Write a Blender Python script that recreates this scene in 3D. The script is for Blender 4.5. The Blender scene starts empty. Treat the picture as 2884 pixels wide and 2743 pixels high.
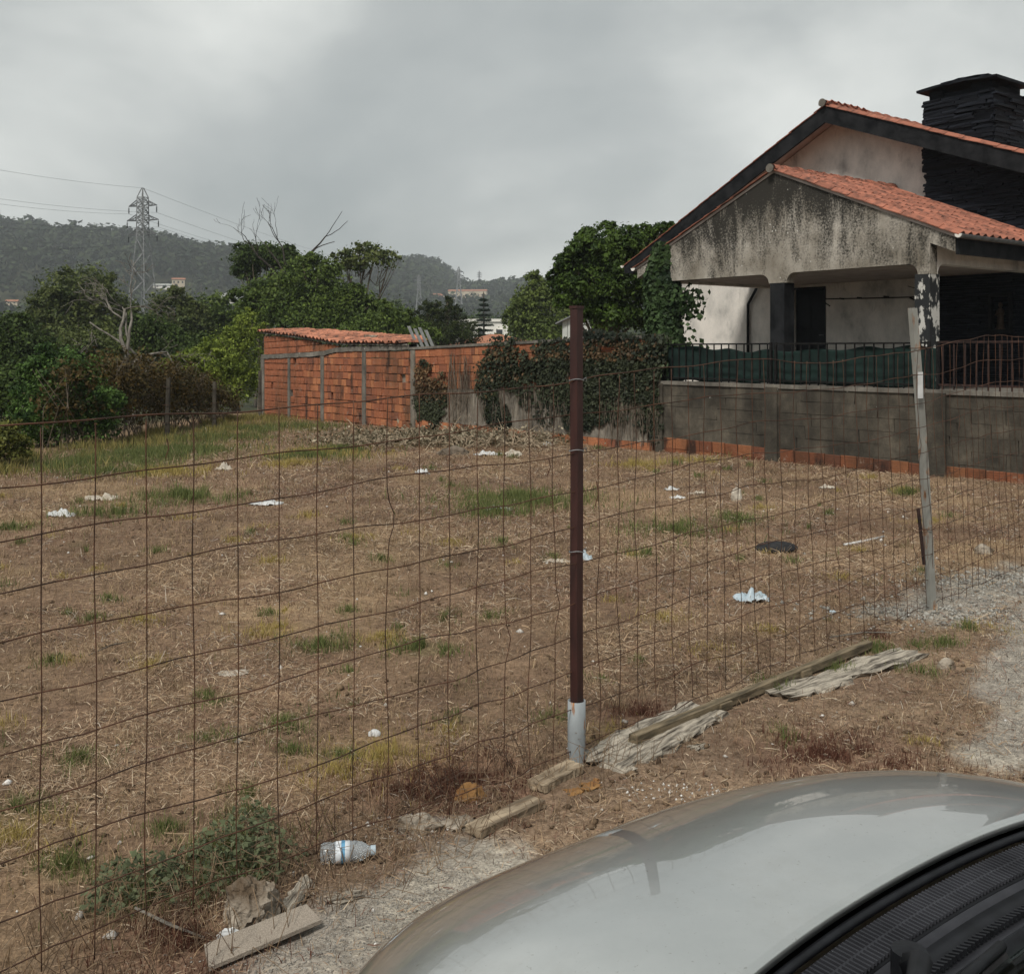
import bpy, bmesh, math, random
import numpy as np
from mathutils import Vector, Matrix
random.seed(7); RNG = np.random.default_rng(7)
R = math.radians
scene = bpy.context.scene
# ------------------------------------------------------------------ camera
FPX, CXP, HYP, HC = 2950.0, 1442.0, 985.0, 1.65      # focal length, centre column and horizon row in photo pixels
cam_d = bpy.data.cameras.new('camera'); cam = bpy.data.objects.new('camera', cam_d)
scene.collection.objects.link(cam); scene.camera = cam
cam.location = (0, 0, HC); cam.rotation_euler = (R(90), 0, 0)
cam_d.sensor_fit = 'HORIZONTAL'; cam_d.sensor_width = 36; cam_d.lens = 36*FPX/2884
cam_d.shift_y = -(1371.5-HYP)/2884; cam_d.clip_start = 0.05; cam_d.clip_end = 5000
# ------------------------------------------------------------------ world
SUN_EL, SUN_AZ = 52.0, 205.0         # azimuth clockwise from +Y
world = bpy.data.worlds.new('World'); scene.world = world; world.use_nodes = True
nt = world.node_tree; nt.nodes.clear()
def wn(t, **k):
    n = nt.nodes.new(t)
    for a, b in k.items(): setattr(n, a, b)
    return n
sky = wn('ShaderNodeTexSky', sky_type='NISHITA'); sky.sun_disc = False
sky.sun_elevation = R(SUN_EL); sky.sun_rotation = R(SUN_AZ)
tc = wn('ShaderNodeTexCoord'); sep = wn('ShaderNodeSeparateXYZ')
nt.links.new(tc.outputs['Generated'], sep.inputs[0])
zz = wn('ShaderNodeMath', operation='MAXIMUM'); zz.inputs[1].default_value = 0.0
nt.links.new(sep.outputs[2], zz.inputs[0])
za = wn('ShaderNodeMath', operation='ADD'); za.inputs[1].default_value = 0.6
nt.links.new(zz.outputs[0], za.inputs[0])
comb = wn('ShaderNodeCombineXYZ')
for i in (0, 1):
    dv = wn('ShaderNodeMath', operation='DIVIDE'); nt.links.new(sep.outputs[i], dv.inputs[0]); nt.links.new(za.outputs[0], dv.inputs[1])
    nt.links.new(dv.outputs[0], comb.inputs[i])
mp = wn('ShaderNodeMapping'); mp.inputs['Location'].default_value = (16.58, 16.13, 0.0)
nt.links.new(comb.outputs[0], mp.inputs[0])
n1 = wn('ShaderNodeTexNoise'); n1.inputs['Scale'].default_value = 1.7; n1.inputs['Detail'].default_value = 6; n1.inputs['Roughness'].default_value = 0.52
n1.inputs['Distortion'].default_value = 0.25
nt.links.new(mp.outputs[0], n1.inputs['Vector'])
cr = wn('ShaderNodeValToRGB'); e = cr.color_ramp.elements
e[0].position = 0.30; e[0].color = (0.138, 0.151, 0.150, 1); e[1].position = 0.66; e[1].color = (0.352, 0.358, 0.340, 1)
m_ = cr.color_ramp.elements.new(0.5); m_.color = (0.222, 0.231, 0.224, 1)
nt.links.new(n1.outputs['Fac'], cr.inputs[0])
skm = wn('ShaderNodeMix', data_type='RGBA', blend_type='MULTIPLY'); skm.inputs[0].default_value = 1
skm.inputs[7].default_value = (0.1, 0.1, 0.1, 1); nt.links.new(sky.outputs[0], skm.inputs[6])
mx = wn('ShaderNodeMix', data_type='RGBA'); mx.inputs[0].default_value = 0.96
nt.links.new(skm.outputs[2], mx.inputs[6]); nt.links.new(cr.outputs[0], mx.inputs[7])
bg = wn('ShaderNodeBackground'); bg.inputs[1].default_value = 1.0; nt.links.new(mx.outputs[2], bg.inputs[0])
wo = wn('ShaderNodeOutputWorld'); nt.links.new(bg.outputs[0], wo.inputs[0])
# ------------------------------------------------------------------ sun
sd = bpy.data.lights.new('sun', 'SUN'); sd.energy = 1.5; sd.angle = R(12); sd.color = (1, 0.95, 0.87)
so = bpy.data.objects.new('sun', sd); scene.collection.objects.link(so)
az, el = R(SUN_AZ), R(SUN_EL)
sdir = Vector((math.sin(az)*math.cos(el), math.cos(az)*math.cos(el), math.sin(el)))
so.rotation_euler = sdir.to_track_quat('Z', 'Y').to_euler(); so.location = (0, 0, 60)
vs = scene.view_settings; vs.view_transform = 'Standard'; vs.look = 'None'; vs.exposure = 1.2; vs.gamma = 1; vs.use_curve_mapping = False
scene.cycles.volume_bounces = 0; scene.cycles.max_bounces = 6; scene.cycles.volume_step_rate = 4

# ================================================================== helpers
C = scene.collection
def link(o, parent=None):
    C.objects.link(o)
    if parent is not None: o.parent = parent
    return o
def tag(o, label, cat, group=None, kind=None):
    if label: o['label'] = label
    if cat: o['category'] = cat
    if group: o['group'] = group
    if kind: o['kind'] = kind
    return o
def empty(name, loc, rz=0, label=None, cat=None, group=None):
    o = bpy.data.objects.new(name, None); o.empty_display_size = 0.2
    o.location = loc; o.rotation_euler = (0, 0, rz); link(o)
    if label: tag(o, label, cat, group)
    return o
def mesh_from(name, V, F, mat=None, col=None, smooth=False):
    me = bpy.data.meshes.new(name); me.from_pydata([tuple(v) for v in V], [], F)
    if mat: me.materials.append(mat)
    if smooth: me.polygons.foreach_set('use_smooth', [True]*len(me.polygons))
    me.update(); return me
def obj(name, me, parent=None, loc=None):
    o = bpy.data.objects.new(name, me); link(o, parent)
    if loc is not None: o.location = loc
    return o
class MB:
    def __init__(s): s.V = []; s.F = []
    def add(s, V, F):
        b = len(s.V); s.V += [tuple(v) for v in V]; s.F += [tuple(b+i for i in f) for f in F]; return s
    def box(s, x0, x1, y0, y1, z0, z1):
        return s.add([(x0,y0,z0),(x1,y0,z0),(x1,y1,z0),(x0,y1,z0),(x0,y0,z1),(x1,y0,z1),(x1,y1,z1),(x0,y1,z1)],
                     [(0,3,2,1),(4,5,6,7),(0,1,5,4),(1,2,6,5),(2,3,7,6),(3,0,4,7)])
    def prism(s, poly, a0, a1, axis='y'):
        n = len(poly)
        f = {'y': lambda p, a: (p[0], a, p[1]), 'x': lambda p, a: (a, p[0], p[1]), 'z': lambda p, a: (p[0], p[1], a)}[axis]
        V = [f(p, a0) for p in poly] + [f(p, a1) for p in poly]
        return s.add(V, [tuple(range(n)), tuple(range(2*n-1, n-1, -1))] + [(i, i+n, (i+1) % n+n, (i+1) % n) for i in range(n)])
    def bar(s, a, b, w, h=None):
        a, b = Vector(a), Vector(b); h = h or w; d = (b-a)
        if d.length < 1e-6: return s
        d.normalize(); u = d.cross(Vector((0, 0, 1)))
        if u.length < 1e-3: u = Vector((1, 0, 0))
        u.normalize(); v = u.cross(d)
        V = [p + u*w/2*i + v*h/2*j for p in (a, b) for i, j in ((-1,-1),(1,-1),(1,1),(-1,1))]
        return s.add(V, [(0,1,2,3),(7,6,5,4)] + [(i, i+4, (i+1) % 4+4, (i+1) % 4) for i in range(4)])
    def tube(s, pts, rad, n=6, caps=True):
        pts = [Vector(p) for p in pts]; rad = rad if hasattr(rad, '__len__') else [rad]*len(pts); V = []; up = None
        for i, p in enumerate(pts):
            d = (pts[min(i+1, len(pts)-1)] - pts[max(i-1, 0)]).normalized()
            if up is None:
                up = d.orthogonal().normalized()
            else:
                up = (up - d*up.dot(d)); up = up.normalized() if up.length > 1e-5 else d.orthogonal().normalized()
            w = d.cross(up)
            V += [p + (up*math.cos(2*math.pi*k/n) + w*math.sin(2*math.pi*k/n))*rad[i] for k in range(n)]
        F = [(i*n+k, i*n+(k+1) % n, (i+1)*n+(k+1) % n, (i+1)*n+k) for i in range(len(pts)-1) for k in range(n)]
        if caps: F += [tuple(range(n-1, -1, -1)), tuple(range((len(pts)-1)*n, len(pts)*n))]
        return s.add(V, F)
    def lathe(s, prof, n=16, origin=(0, 0, 0)):
        V = [(origin[0]+r*math.cos(2*math.pi*k/n), origin[1]+r*math.sin(2*math.pi*k/n), origin[2]+z) for r, z in prof for k in range(n)]
        m = len(prof)
        F = [(i*n+k, i*n+(k+1) % n, (i+1)*n+(k+1) % n, (i+1)*n+k) for i in range(m-1) for k in range(n)]
        F += [tuple(range(n-1, -1, -1)), tuple(range((m-1)*n, m*n))]
        return s.add(V, F)
    def build(s, name, mat, parent=None, smooth=False, loc=None):
        return obj(name, mesh_from(name, s.V, s.F, mat, smooth=smooth), parent, loc)
def np_mesh(name, V, Q, mat, col=None, smooth=False):
    """V (n,3), Q (m,k) faces, col (n,3) vertex colours"""
    me = bpy.data.meshes.new(name); n, (m, k) = len(V), Q.shape
    me.vertices.add(n); me.vertices.foreach_set('co', np.ascontiguousarray(V, np.float32).ravel())
    me.loops.add(m*k); me.loops.foreach_set('vertex_index', np.ascontiguousarray(Q, np.int32).ravel())
    me.polygons.add(m); me.polygons.foreach_set('loop_start', np.arange(m, dtype=np.int32)*k)
    me.polygons.foreach_set('loop_total', np.full(m, k, np.int32))
    if smooth: me.polygons.foreach_set('use_smooth', np.ones(m, bool))
    me.update(calc_edges=True)
    if col is not None:
        a = me.color_attributes.new('Col', 'FLOAT_COLOR', 'POINT')
        c4 = np.ones((n, 4), np.float32); c4[:, :3] = col; a.data.foreach_set('color', c4.ravel())
    me.materials.append(mat); return me
def _h(i, j, s):
    v = np.sin(i*127.1 + j*311.7 + s*74.7)*43758.5453; return v - np.floor(v)
def vnoise(x, y, s=0):
    xi, yi = np.floor(x), np.floor(y); fx, fy = x-xi, y-yi
    fx = fx*fx*(3-2*fx); fy = fy*fy*(3-2*fy)
    a, b, c, d = _h(xi, yi, s), _h(xi+1, yi, s), _h(xi, yi+1, s), _h(xi+1, yi+1, s)
    return a+(b-a)*fx+(c-a)*fy+(a-b-c+d)*fx*fy
def fbm(x, y, oct=4, s=0):
    r = 0; a = 0.5; t = 0
    for o in range(oct): r = r + a*vnoise(x*2**o+o*17.3, y*2**o-o*9.1, s+o); t += a; a *= 0.5
    return r/t
def sstep(a, b, x): t = np.clip((x-a)/(b-a), 0, 1); return t*t*(3-2*t)

# ================================================================== materials
def newmat(name):
    m = bpy.data.materials.new(name); m.use_nodes = True; t = m.node_tree; b = t.nodes['Principled BSDF']; return m, t, b
def N(t, typ, ins=None, **k):
    n = t.nodes.new(typ)
    for a, b in k.items(): setattr(n, a, b)
    for a, b in (ins or {}).items():
        if isinstance(b, bpy.types.NodeSocket): t.links.new(b, n.inputs[a])
        else: n.inputs[a].default_value = b
    return n
def c4(c): return (c[0], c[1], c[2], 1)
def ramp(t, fac, stops):
    n = t.nodes.new('ShaderNodeValToRGB'); t.links.new(fac, n.inputs[0]); el = n.color_ramp.elements
    el[0].position, el[0].color = stops[0][0], c4(stops[0][1]); el[1].position, el[1].color = stops[-1][0], c4(stops[-1][1])
    for p, c in stops[1:-1]: q = el.new(p); q.color = c4(c)
    return n.outputs[0]
def mixc(t, fac, a, b, mode='MIX'):
    n = t.nodes.new('ShaderNodeMix'); n.data_type = 'RGBA'; n.blend_type = mode
    for i, v in ((0, fac), (6, a), (7, b)):
        if isinstance(v, bpy.types.NodeSocket): t.links.new(v, n.inputs[i])
        else: n.inputs[i].default_value = v if i == 0 else c4(v)
    return n.outputs[2]
def noise(t, vec, sc, det=4, rough=0.55, dist=0):
    n = N(t, 'ShaderNodeTexNoise', {'Scale': sc, 'Detail': det, 'Roughness': rough, 'Distortion': dist})
    if vec is not None: t.links.new(vec, n.inputs['Vector'])
    return n.outputs['Fac']
def mapping(t, scale, vec=None, coord='Object', rnd=False):
    if vec is None: vec = N(t, 'ShaderNodeTexCoord').outputs[coord]
    if rnd:
        oi = N(t, 'ShaderNodeObjectInfo'); mu = N(t, 'ShaderNodeVectorMath', operation='SCALE')
        mu.inputs[0].default_value = (31.7, 17.3, 47.1); t.links.new(oi.outputs['Random'], mu.inputs['Scale'])
        ad = N(t, 'ShaderNodeVectorMath', {0: vec, 1: mu.outputs[0]}, operation='ADD'); vec = ad.outputs[0]
    return N(t, 'ShaderNodeMapping', {'Vector': vec, 'Scale': scale}).outputs[0]
def bump(t, b, h, strength=0.4, dist=0.01):
    n = N(t, 'ShaderNodeBump', {'Height': h, 'Strength': strength, 'Distance': dist}); t.links.new(n.outputs[0], b.inputs['Normal'])
def setp(b, **k):
    names = dict(rough='Roughness', metal='Metallic', spec='Specular IOR Level', trans='Transmission Weight', coat='Coat Weight', coatr='Coat Roughness', alpha='Alpha', ior='IOR')
    for a, v in k.items(): b.inputs[names[a]].default_value = v
def basic(name, c1, c2, sc=6, rough=0.8, bmp=0.3, bdist=0.01, rnd=False, var=0.0, det=5, stretch=(1, 1, 1), spec=0.3, metal=0, pos=(0.35, 0.65)):
    m, t, b = newmat(name); v = mapping(t, stretch, rnd=rnd); f = noise(t, v, sc, det)
    c = ramp(t, f, [(pos[0], c1), (pos[1], c2)])
    if var:
        oi = N(t, 'ShaderNodeObjectInfo'); mr = N(t, 'ShaderNodeMapRange', {'Value': oi.outputs['Random'], 'To Min': 1-var, 'To Max': 1+var})
        hs = N(t, 'ShaderNodeHueSaturation', {'Color': c, 'Value': mr.outputs[0]}); c = hs.outputs[0]
    t.links.new(c, b.inputs['Base Color']); setp(b, rough=rough, spec=spec, metal=metal)
    if bmp: bump(t, b, noise(t, v, sc*4, 4), bmp, bdist)
    return m
LEAFGAIN = np.array((1.16, 1.19, .90))
def leafmat(name, rough=0.5, trans=0.3, spec=0.35):
    m, t, b = newmat(name); a = N(t, 'ShaderNodeAttribute', attribute_name='Col')
    t.links.new(a.outputs['Color'], b.inputs['Base Color']); setp(b, rough=rough, spec=spec)
    tr = N(t, 'ShaderNodeBsdfTranslucent', {'Color': a.outputs['Color']}); mxs = N(t, 'ShaderNodeMixShader', {0: trans, 1: b.outputs[0], 2: tr.outputs[0]})
    t.links.new(mxs.outputs[0], t.nodes['Material Output'].inputs[0]); return m
LEAF = leafmat('leaf', .6, .28, .18); GRASS = leafmat('grass_blade', 0.7, 0.25, 0.2); FOREST = leafmat('forest_leaf', 0.8, 0.15, 0.1)
BARK = basic('bark', (0.07, 0.055, 0.04), (0.16, 0.13, 0.10), 9, 0.9, 0.6, 0.02, stretch=(1, 1, 0.3))
DARKBARK = basic('dark_bark', (0.02, 0.016, 0.013), (0.05, 0.042, 0.035), 9, 0.9, 0.3)
DEADWOOD = basic('dead_wood', (0.085, 0.075, 0.063), (0.20, 0.185, 0.16), 8, 0.9, 0.4, 0.01, stretch=(1, 1, 0.3))
def m_ground():
    m, t, b = newmat('soil'); a = N(t, 'ShaderNodeAttribute', attribute_name='Col'); p = N(t, 'ShaderNodeNewGeometry').outputs['Position']
    f1 = noise(t, p, 22, 7, 0.7); f2 = noise(t, p, 90, 4, 0.6); f3 = noise(t, p, 2.2, 5)
    k = ramp(t, f1, [(0.28, (0.42, 0.38, 0.34)), (0.5, (0.95, 0.95, 0.95)), (0.75, (1.45, 1.42, 1.36))])
    c = mixc(t, 1, a.outputs['Color'], k, 'MULTIPLY')
    k2 = ramp(t, f2, [(0.3, (0.6, 0.57, 0.55)), (0.7, (1.3, 1.3, 1.28))]); c = mixc(t, 0.8, c, k2, 'MULTIPLY')
    k3 = ramp(t, f3, [(0.3, (0.75, 0.72, 0.72)), (0.7, (1.2, 1.2, 1.15))]); c = mixc(t, 1, c, k3, 'MULTIPLY')
    t.links.new(c, b.inputs['Base Color']); setp(b, rough=0.95, spec=0.15)
    ad = N(t, 'ShaderNodeMath', {0: f1, 1: f2}, operation='ADD'); bump(t, b, ad.outputs[0], 0.7, 0.02); return m
SOIL = m_ground()
def m_plaster_old():
    m, t, b = newmat('weathered_plaster'); v = mapping(t, (1, 1, 1))
    streak = noise(t, mapping(t, (2.0, 2.0, 0.45)), 1.5, 8, 0.7, 0.9); fine = noise(t, v, 26, 6, 0.75); blot = noise(t, v, 1.4, 6, 0.62)
    base = ramp(t, blot, [(0.3, (0.16, 0.14, 0.11)), (0.5, (0.30, 0.275, 0.235)), (0.72, (0.48, 0.45, 0.40))])
    sm = N(t, 'ShaderNodeMath', {0: streak, 1: fine}, operation='MULTIPLY').outputs[0]
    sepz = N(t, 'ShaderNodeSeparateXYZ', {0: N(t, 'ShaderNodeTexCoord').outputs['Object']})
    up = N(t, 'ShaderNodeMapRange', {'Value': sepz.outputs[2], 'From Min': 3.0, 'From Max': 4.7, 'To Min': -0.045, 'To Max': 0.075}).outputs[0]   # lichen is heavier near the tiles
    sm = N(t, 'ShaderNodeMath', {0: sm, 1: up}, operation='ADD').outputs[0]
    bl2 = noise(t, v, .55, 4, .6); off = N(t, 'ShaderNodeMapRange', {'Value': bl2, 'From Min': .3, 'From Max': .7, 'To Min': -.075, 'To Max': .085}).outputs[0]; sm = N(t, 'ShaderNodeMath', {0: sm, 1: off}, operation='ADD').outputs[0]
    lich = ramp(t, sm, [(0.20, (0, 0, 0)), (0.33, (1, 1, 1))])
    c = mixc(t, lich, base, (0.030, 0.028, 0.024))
    wv = N(t, 'ShaderNodeTexVoronoi', {'Vector': v, 'Scale': 9.0}); sp = ramp(t, wv.outputs['Distance'], [(0.09, (1, 1, 1)), (0.16, (0, 0, 0))])
    gate = ramp(t, noise(t, v, 2.2, 3), [(0.5, (0, 0, 0)), (0.62, (0.8, 0.8, 0.8))]); g2 = mixc(t, 1, sp, gate, 'MULTIPLY')
    c = mixc(t, g2, c, (0.62, 0.61, 0.57))
    t.links.new(c, b.inputs['Base Color']); setp(b, rough=0.92, spec=0.2); bump(t, b, fine, 0.5, 0.012); return m
PLASTER_OLD = m_plaster_old()
def m_white_wall():
    m, t, b = newmat('white_roughcast'); v = mapping(t, (1, 1, 1)); f = noise(t, mapping(t, (1.3, 1.3, 0.8)), 1.5, 7, 0.65); g = noise(t, v, 60, 3, 0.6)
    c = ramp(t, f, [(0.28, (0.32, 0.31, 0.295)), (0.42, (0.57, 0.545, 0.505)), (0.6, (0.74, 0.70, 0.645))])
    s = ramp(t, noise(t, mapping(t, (1.5, 1.5, 0.5)), 1.4, 6, 0.7), [(0.60, (0, 0, 0)), (0.74, (0.75, 0.75, 0.75))])
    c = mixc(t, s, c, (0.16, 0.15, 0.14))
    c = mixc(t, 0.35, c, ramp(t, g, [(0.3, (0.6, 0.6, 0.6)), (0.7, (1.15, 1.15, 1.15))]), 'MULTIPLY')
    t.links.new(c, b.inputs['Base Color']); setp(b, rough=0.93, spec=0.2); bump(t, b, g, 0.6, 0.012); return m
WHITEWALL = m_white_wall()
SOFFIT = basic('soffit_paint', (0.30, 0.25, 0.225), (0.42, 0.37, 0.34), 3, 0.85, 0.15)
BLACKPAINT = basic('black_paint', (0.0035, 0.0042, 0.0055), (0.017, 0.018, 0.020), 4, 0.75, 0.25, rnd=True, spec=.15)
def m_peel():
    m, t, b = newmat('peeling_black_paint'); v = mapping(t, (1, 1, 0.55)); f = noise(t, v, 5.5, 7, 0.65)
    c = ramp(t, f, [(0.50, (0.007, 0.0085, 0.010)), (0.54, (0.46, 0.45, 0.42))]); t.links.new(c, b.inputs['Base Color']); setp(b, rough=0.75); bump(t, b, f, 0.5, 0.02); return m
PEEL = m_peel()
SLATE = basic('slate', (0.003, 0.004, 0.0065), (0.013, 0.0155, 0.022), 5, 0.7, 0.5, 0.01, rnd=True, var=0.5, stretch=(1, 1, 5), spec=.12)
TILE = basic('terracotta_tile', (0.055, 0.030, 0.024), (0.29, 0.112, 0.072), 6, 0.85, 0.5, 0.006, rnd=True, var=0.22, pos=(0.25, 0.55))
TILE_OLD = basic('old_terracotta_tile', (0.05, 0.036, 0.03), (0.40, 0.165, 0.10), 5, 0.88, 0.35, 0.006, rnd=True, var=0.35, pos=(0.3, 0.55))
def m_brick(name='hollow_clay_brick', gain=1.0, rel=.35):
    m, t, b = newmat(name); v = mapping(t, (1, 1, 1), rnd=True); p = N(t, 'ShaderNodeNewGeometry').outputs['Position']
    oi = N(t, 'ShaderNodeObjectInfo').outputs['Random']
    c = ramp(t, oi, [(0, (0.19, 0.078, 0.05)), (0.35, (0.31, 0.112, 0.058)), (0.7, (0.37, 0.138, 0.068)), (1, (0.45, 0.185, 0.088))])
    c = mixc(t, 0.55, c, ramp(t, noise(t, v, 7, 5), [(0.3, (0.55, 0.52, 0.5)), (0.7, (1.2, 1.2, 1.2))]), 'MULTIPLY')
    st = ramp(t, noise(t, mapping(t, (1, 1, 0.4), vec=p), 0.9, 6, 0.6), [(0.46, (0, 0, 0)), (0.66, (0.75, 0.75, 0.75))]); c = mixc(t, st, c, (0.115, 0.062, 0.034))
    dk = ramp(t, noise(t, mapping(t, (1.6, 1.6, 0.5), vec=p), 1.3, 5, 0.6), [(0.575, (0, 0, 0)), (0.66, (0.85, 0.85, 0.85))]); c = mixc(t, dk, c, (0.03, 0.022, 0.019))
    c = mixc(t, 1, c, (gain, gain, gain), 'MULTIPLY')
    pm = ramp(t, noise(t, p, 5.5, 6, .7), [(.60, (0, 0, 0)), (.70, (.7, .7, .7))]); c = mixc(t, pm, c, (.27, .21, .165))
    sz = N(t, 'ShaderNodeSeparateXYZ', {0: v}); wv = N(t, 'ShaderNodeMath', {0: sz.outputs[2], 1: 34.0}, operation='MULTIPLY'); sn = N(t, 'ShaderNodeMath', {0: wv.outputs[0]}, operation='SINE')
    t.links.new(c, b.inputs['Base Color']); setp(b, rough=0.9, spec=0.2); bump(t, b, sn.outputs[0], rel, 0.006); return m
BRICK = m_brick(); FOOTBRICK = m_brick('dark_clay_brick', .62, .15)  # footing bricks: same clay colours scaled darker, with shallower ridges
def m_concrete(name, dark, mid, light, sc=1.2):
    m, t, b = newmat(name); p = N(t, 'ShaderNodeNewGeometry').outputs['Position']; f = noise(t, p, sc, 7, 0.65); g = noise(t, p, 45, 4, 0.65)
    s = noise(t, mapping(t, (2.5, 2.5, 0.35), vec=p), 1.6, 6, 0.65)
    c = ramp(t, f, [(0.3, dark), (0.5, mid), (0.72, light)])
    c = mixc(t, 0.5, c, ramp(t, s, [(0.32, (0.45, 0.45, 0.43)), (0.66, (1.25, 1.22, 1.15))]), 'MULTIPLY'); c = mixc(t, .8, c, ramp(t, noise(t, p, 3.4, 8, .72), [(.3, (.5, .5, .5)), (.55, (1, 1, 1)), (.75, (1.5, 1.45, 1.35))]), 'MULTIPLY')
    c = mixc(t, 0.5, c, ramp(t, g, [(0.3, (0.6, 0.6, 0.6)), (0.7, (1.25, 1.25, 1.25))]), 'MULTIPLY')
    sp = N(t, 'ShaderNodeTexVoronoi', {'Vector': p, 'Scale': 2.6}); c = mixc(t, ramp(t, sp.outputs['Distance'], [(0.035, (0.9, 0.9, 0.9)), (0.06, (0, 0, 0))]), c, (0.55, 0.54, 0.5))
    t.links.new(c, b.inputs['Base Color']); setp(b, rough=0.92, spec=0.2); bump(t, b, g, 0.5, 0.012); return m
CONC_WALL = m_concrete('stained_concrete', (0.028, 0.026, 0.022), (0.072, 0.064, 0.052), (0.15, 0.132, 0.105))
CONC = m_concrete('grey_concrete', (0.10, 0.093, 0.083), (0.17, 0.158, 0.14), (0.26, 0.245, 0.22))
PLASTER_PALE = m_concrete('pale_render', (0.11, 0.098, 0.082), (0.20, 0.18, 0.153), (0.30, 0.275, 0.24))
IRON = basic('black_iron', (0.004, 0.0045, 0.005), (0.014, 0.013, 0.0125), 20, 0.7, 0.2, spec=.15)
RUSTIRON = basic('rusty_iron', (0.010, 0.007, 0.007), (0.042, 0.021, 0.017), 14, 0.8, 0.3)
WIRE = basic('rusty_wire', (0.026, 0.014, 0.009), (0.095, 0.043, 0.024), 9, 0.75, 0, spec=0.3)
REDPOST = basic('red_oxide_steel', (0.024, 0.009, 0.008), (0.048, 0.017, 0.014), 22, 0.55, 0.25, 0.002, stretch=(1, 1, 0.25), spec=0.4)
def m_rusted(name, paint, lo, hi, sc, stretch=(1, 1, 0.3)):
    m, t, b = newmat(name); f = noise(t, mapping(t, stretch), sc, 6, 0.65)
    r = ramp(t, noise(t, mapping(t, (1, 1, 1)), 30, 4), [(0.3, (0.10, 0.045, 0.02)), (0.7, (0.30, 0.14, 0.055))])
    fac = ramp(t, f, [(lo, (0, 0, 0)), (hi, (1, 1, 1))]); pc = mixc(t, 0.6, paint, ramp(t, noise(t, mapping(t, (1, 1, 0.4)), 17, 5), [(0.3, (0.7, 0.7, 0.7)), (0.7, (1.2, 1.2, 1.2))]), 'MULTIPLY')
    t.links.new(mixc(t, fac, pc, r), b.inputs['Base Color']); setp(b, rough=0.7, spec=0.3); bump(t, b, f, 0.3, 0.004); return m
GREYPOST = m_rusted('galvanised_post', (0.22, 0.22, 0.20), 0.55, 0.64, 14)
SLEEVE = m_rusted('grey_pvc_sleeve', (0.25, 0.275, 0.288), 0.54, 0.60, 24, (1, 1, 0.2))
CLOTH = basic('green_shade_cloth', (0.003, 0.012, 0.0105), (0.006, 0.021, 0.0175), 3, 0.9, 0.3, 0.01, stretch=(0.4, 1, 3))
WOOD_GREY = basic('weathered_wood', (0.04, 0.031, 0.023), (0.46, 0.41, 0.335), 55, 0.92, 1.0, 0.012, rnd=True, stretch=(0.10, 1, 1), pos=(.33, .6))
MOSSY = basic('mossy_timber', (0.06, 0.048, 0.03), (0.21, 0.165, 0.105), 34, 0.92, 0.6, 0.006, rnd=True, stretch=(0.15, 1, 1))
WOOD_TAN = basic('bleached_lumber', (0.12, 0.09, 0.06), (0.40, 0.32, 0.225), 32, 0.9, 0.5, 0.006, rnd=True, stretch=(0.12, 1, 1))
STONE = basic('pale_stone', (0.10, 0.072, 0.047), (0.38, 0.335, 0.275), 9, 0.95, 0.9, 0.02, rnd=True)
OCHRE = basic('ochre_stone', (0.18, 0.085, 0.03), (0.29, 0.165, 0.065), 9, 0.95, 0.7, 0.01)
PLASTIC_W = basic('white_plastic_film', (0.42, 0.43, 0.43), (0.58, 0.59, 0.59), 8, 0.45, 0.2)
PLASTIC_B = basic('pale_blue_film', (0.30, 0.38, 0.43), (0.44, 0.50, 0.54), 8, 0.4, 0.2)
PAPER = basic('old_paper', (0.33, 0.29, 0.24), (0.48, 0.44, 0.37), 10, 0.9, 0.3)
RUBBER = basic('black_rubber', (0.008, 0.008, 0.009), (0.022, 0.022, 0.024), 30, 0.75, 0.3, 0.002)
DARKDOOR = basic('dark_door_paint', (0.002, 0.003, 0.0055), (0.006, 0.008, 0.012), 4, 0.55, 0.1, spec=.15)
PYLON = basic('weathered_galvanised', (0.13, 0.136, 0.14), (0.25, 0.256, 0.26), 1.5, 0.7, 0)
GALV = basic('galvanised_steel', (0.15, 0.157, 0.163), (0.25, 0.257, 0.263), 6, 0.6, 0.1, metal=0.3)
DARKSTEEL = basic('dark_steel', (0.06, 0.065, 0.07), (0.12, 0.125, 0.13), 6, 0.6, 0)
FARWHITE = basic('far_white_wall', (0.62, 0.60, 0.55), (0.75, 0.73, 0.68), 0.3, 0.9, 0)
FARCREAM = basic('far_cream_wall', (0.42, 0.35, 0.25), (0.52, 0.45, 0.34), 0.3, 0.9, 0)
FARROOF = basic('far_tile_roof', (0.26, 0.11, 0.065), (0.38, 0.17, 0.10), 0.8, 0.9, 0)
FARGLASS = basic('far_window_glass', (0.02, 0.025, 0.03), (0.05, 0.055, 0.06), 1, 0.2, 0)
DARKSHEET = basic('dull_fibre_cement', (0.10, 0.105, 0.105), (0.19, 0.195, 0.19), 6, 0.85, 0.1)
SHEETGREY = basic('grey_sheet_metal', (0.40, 0.42, 0.40), (0.52, 0.54, 0.51), 2, 0.6, 0.05)

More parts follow.
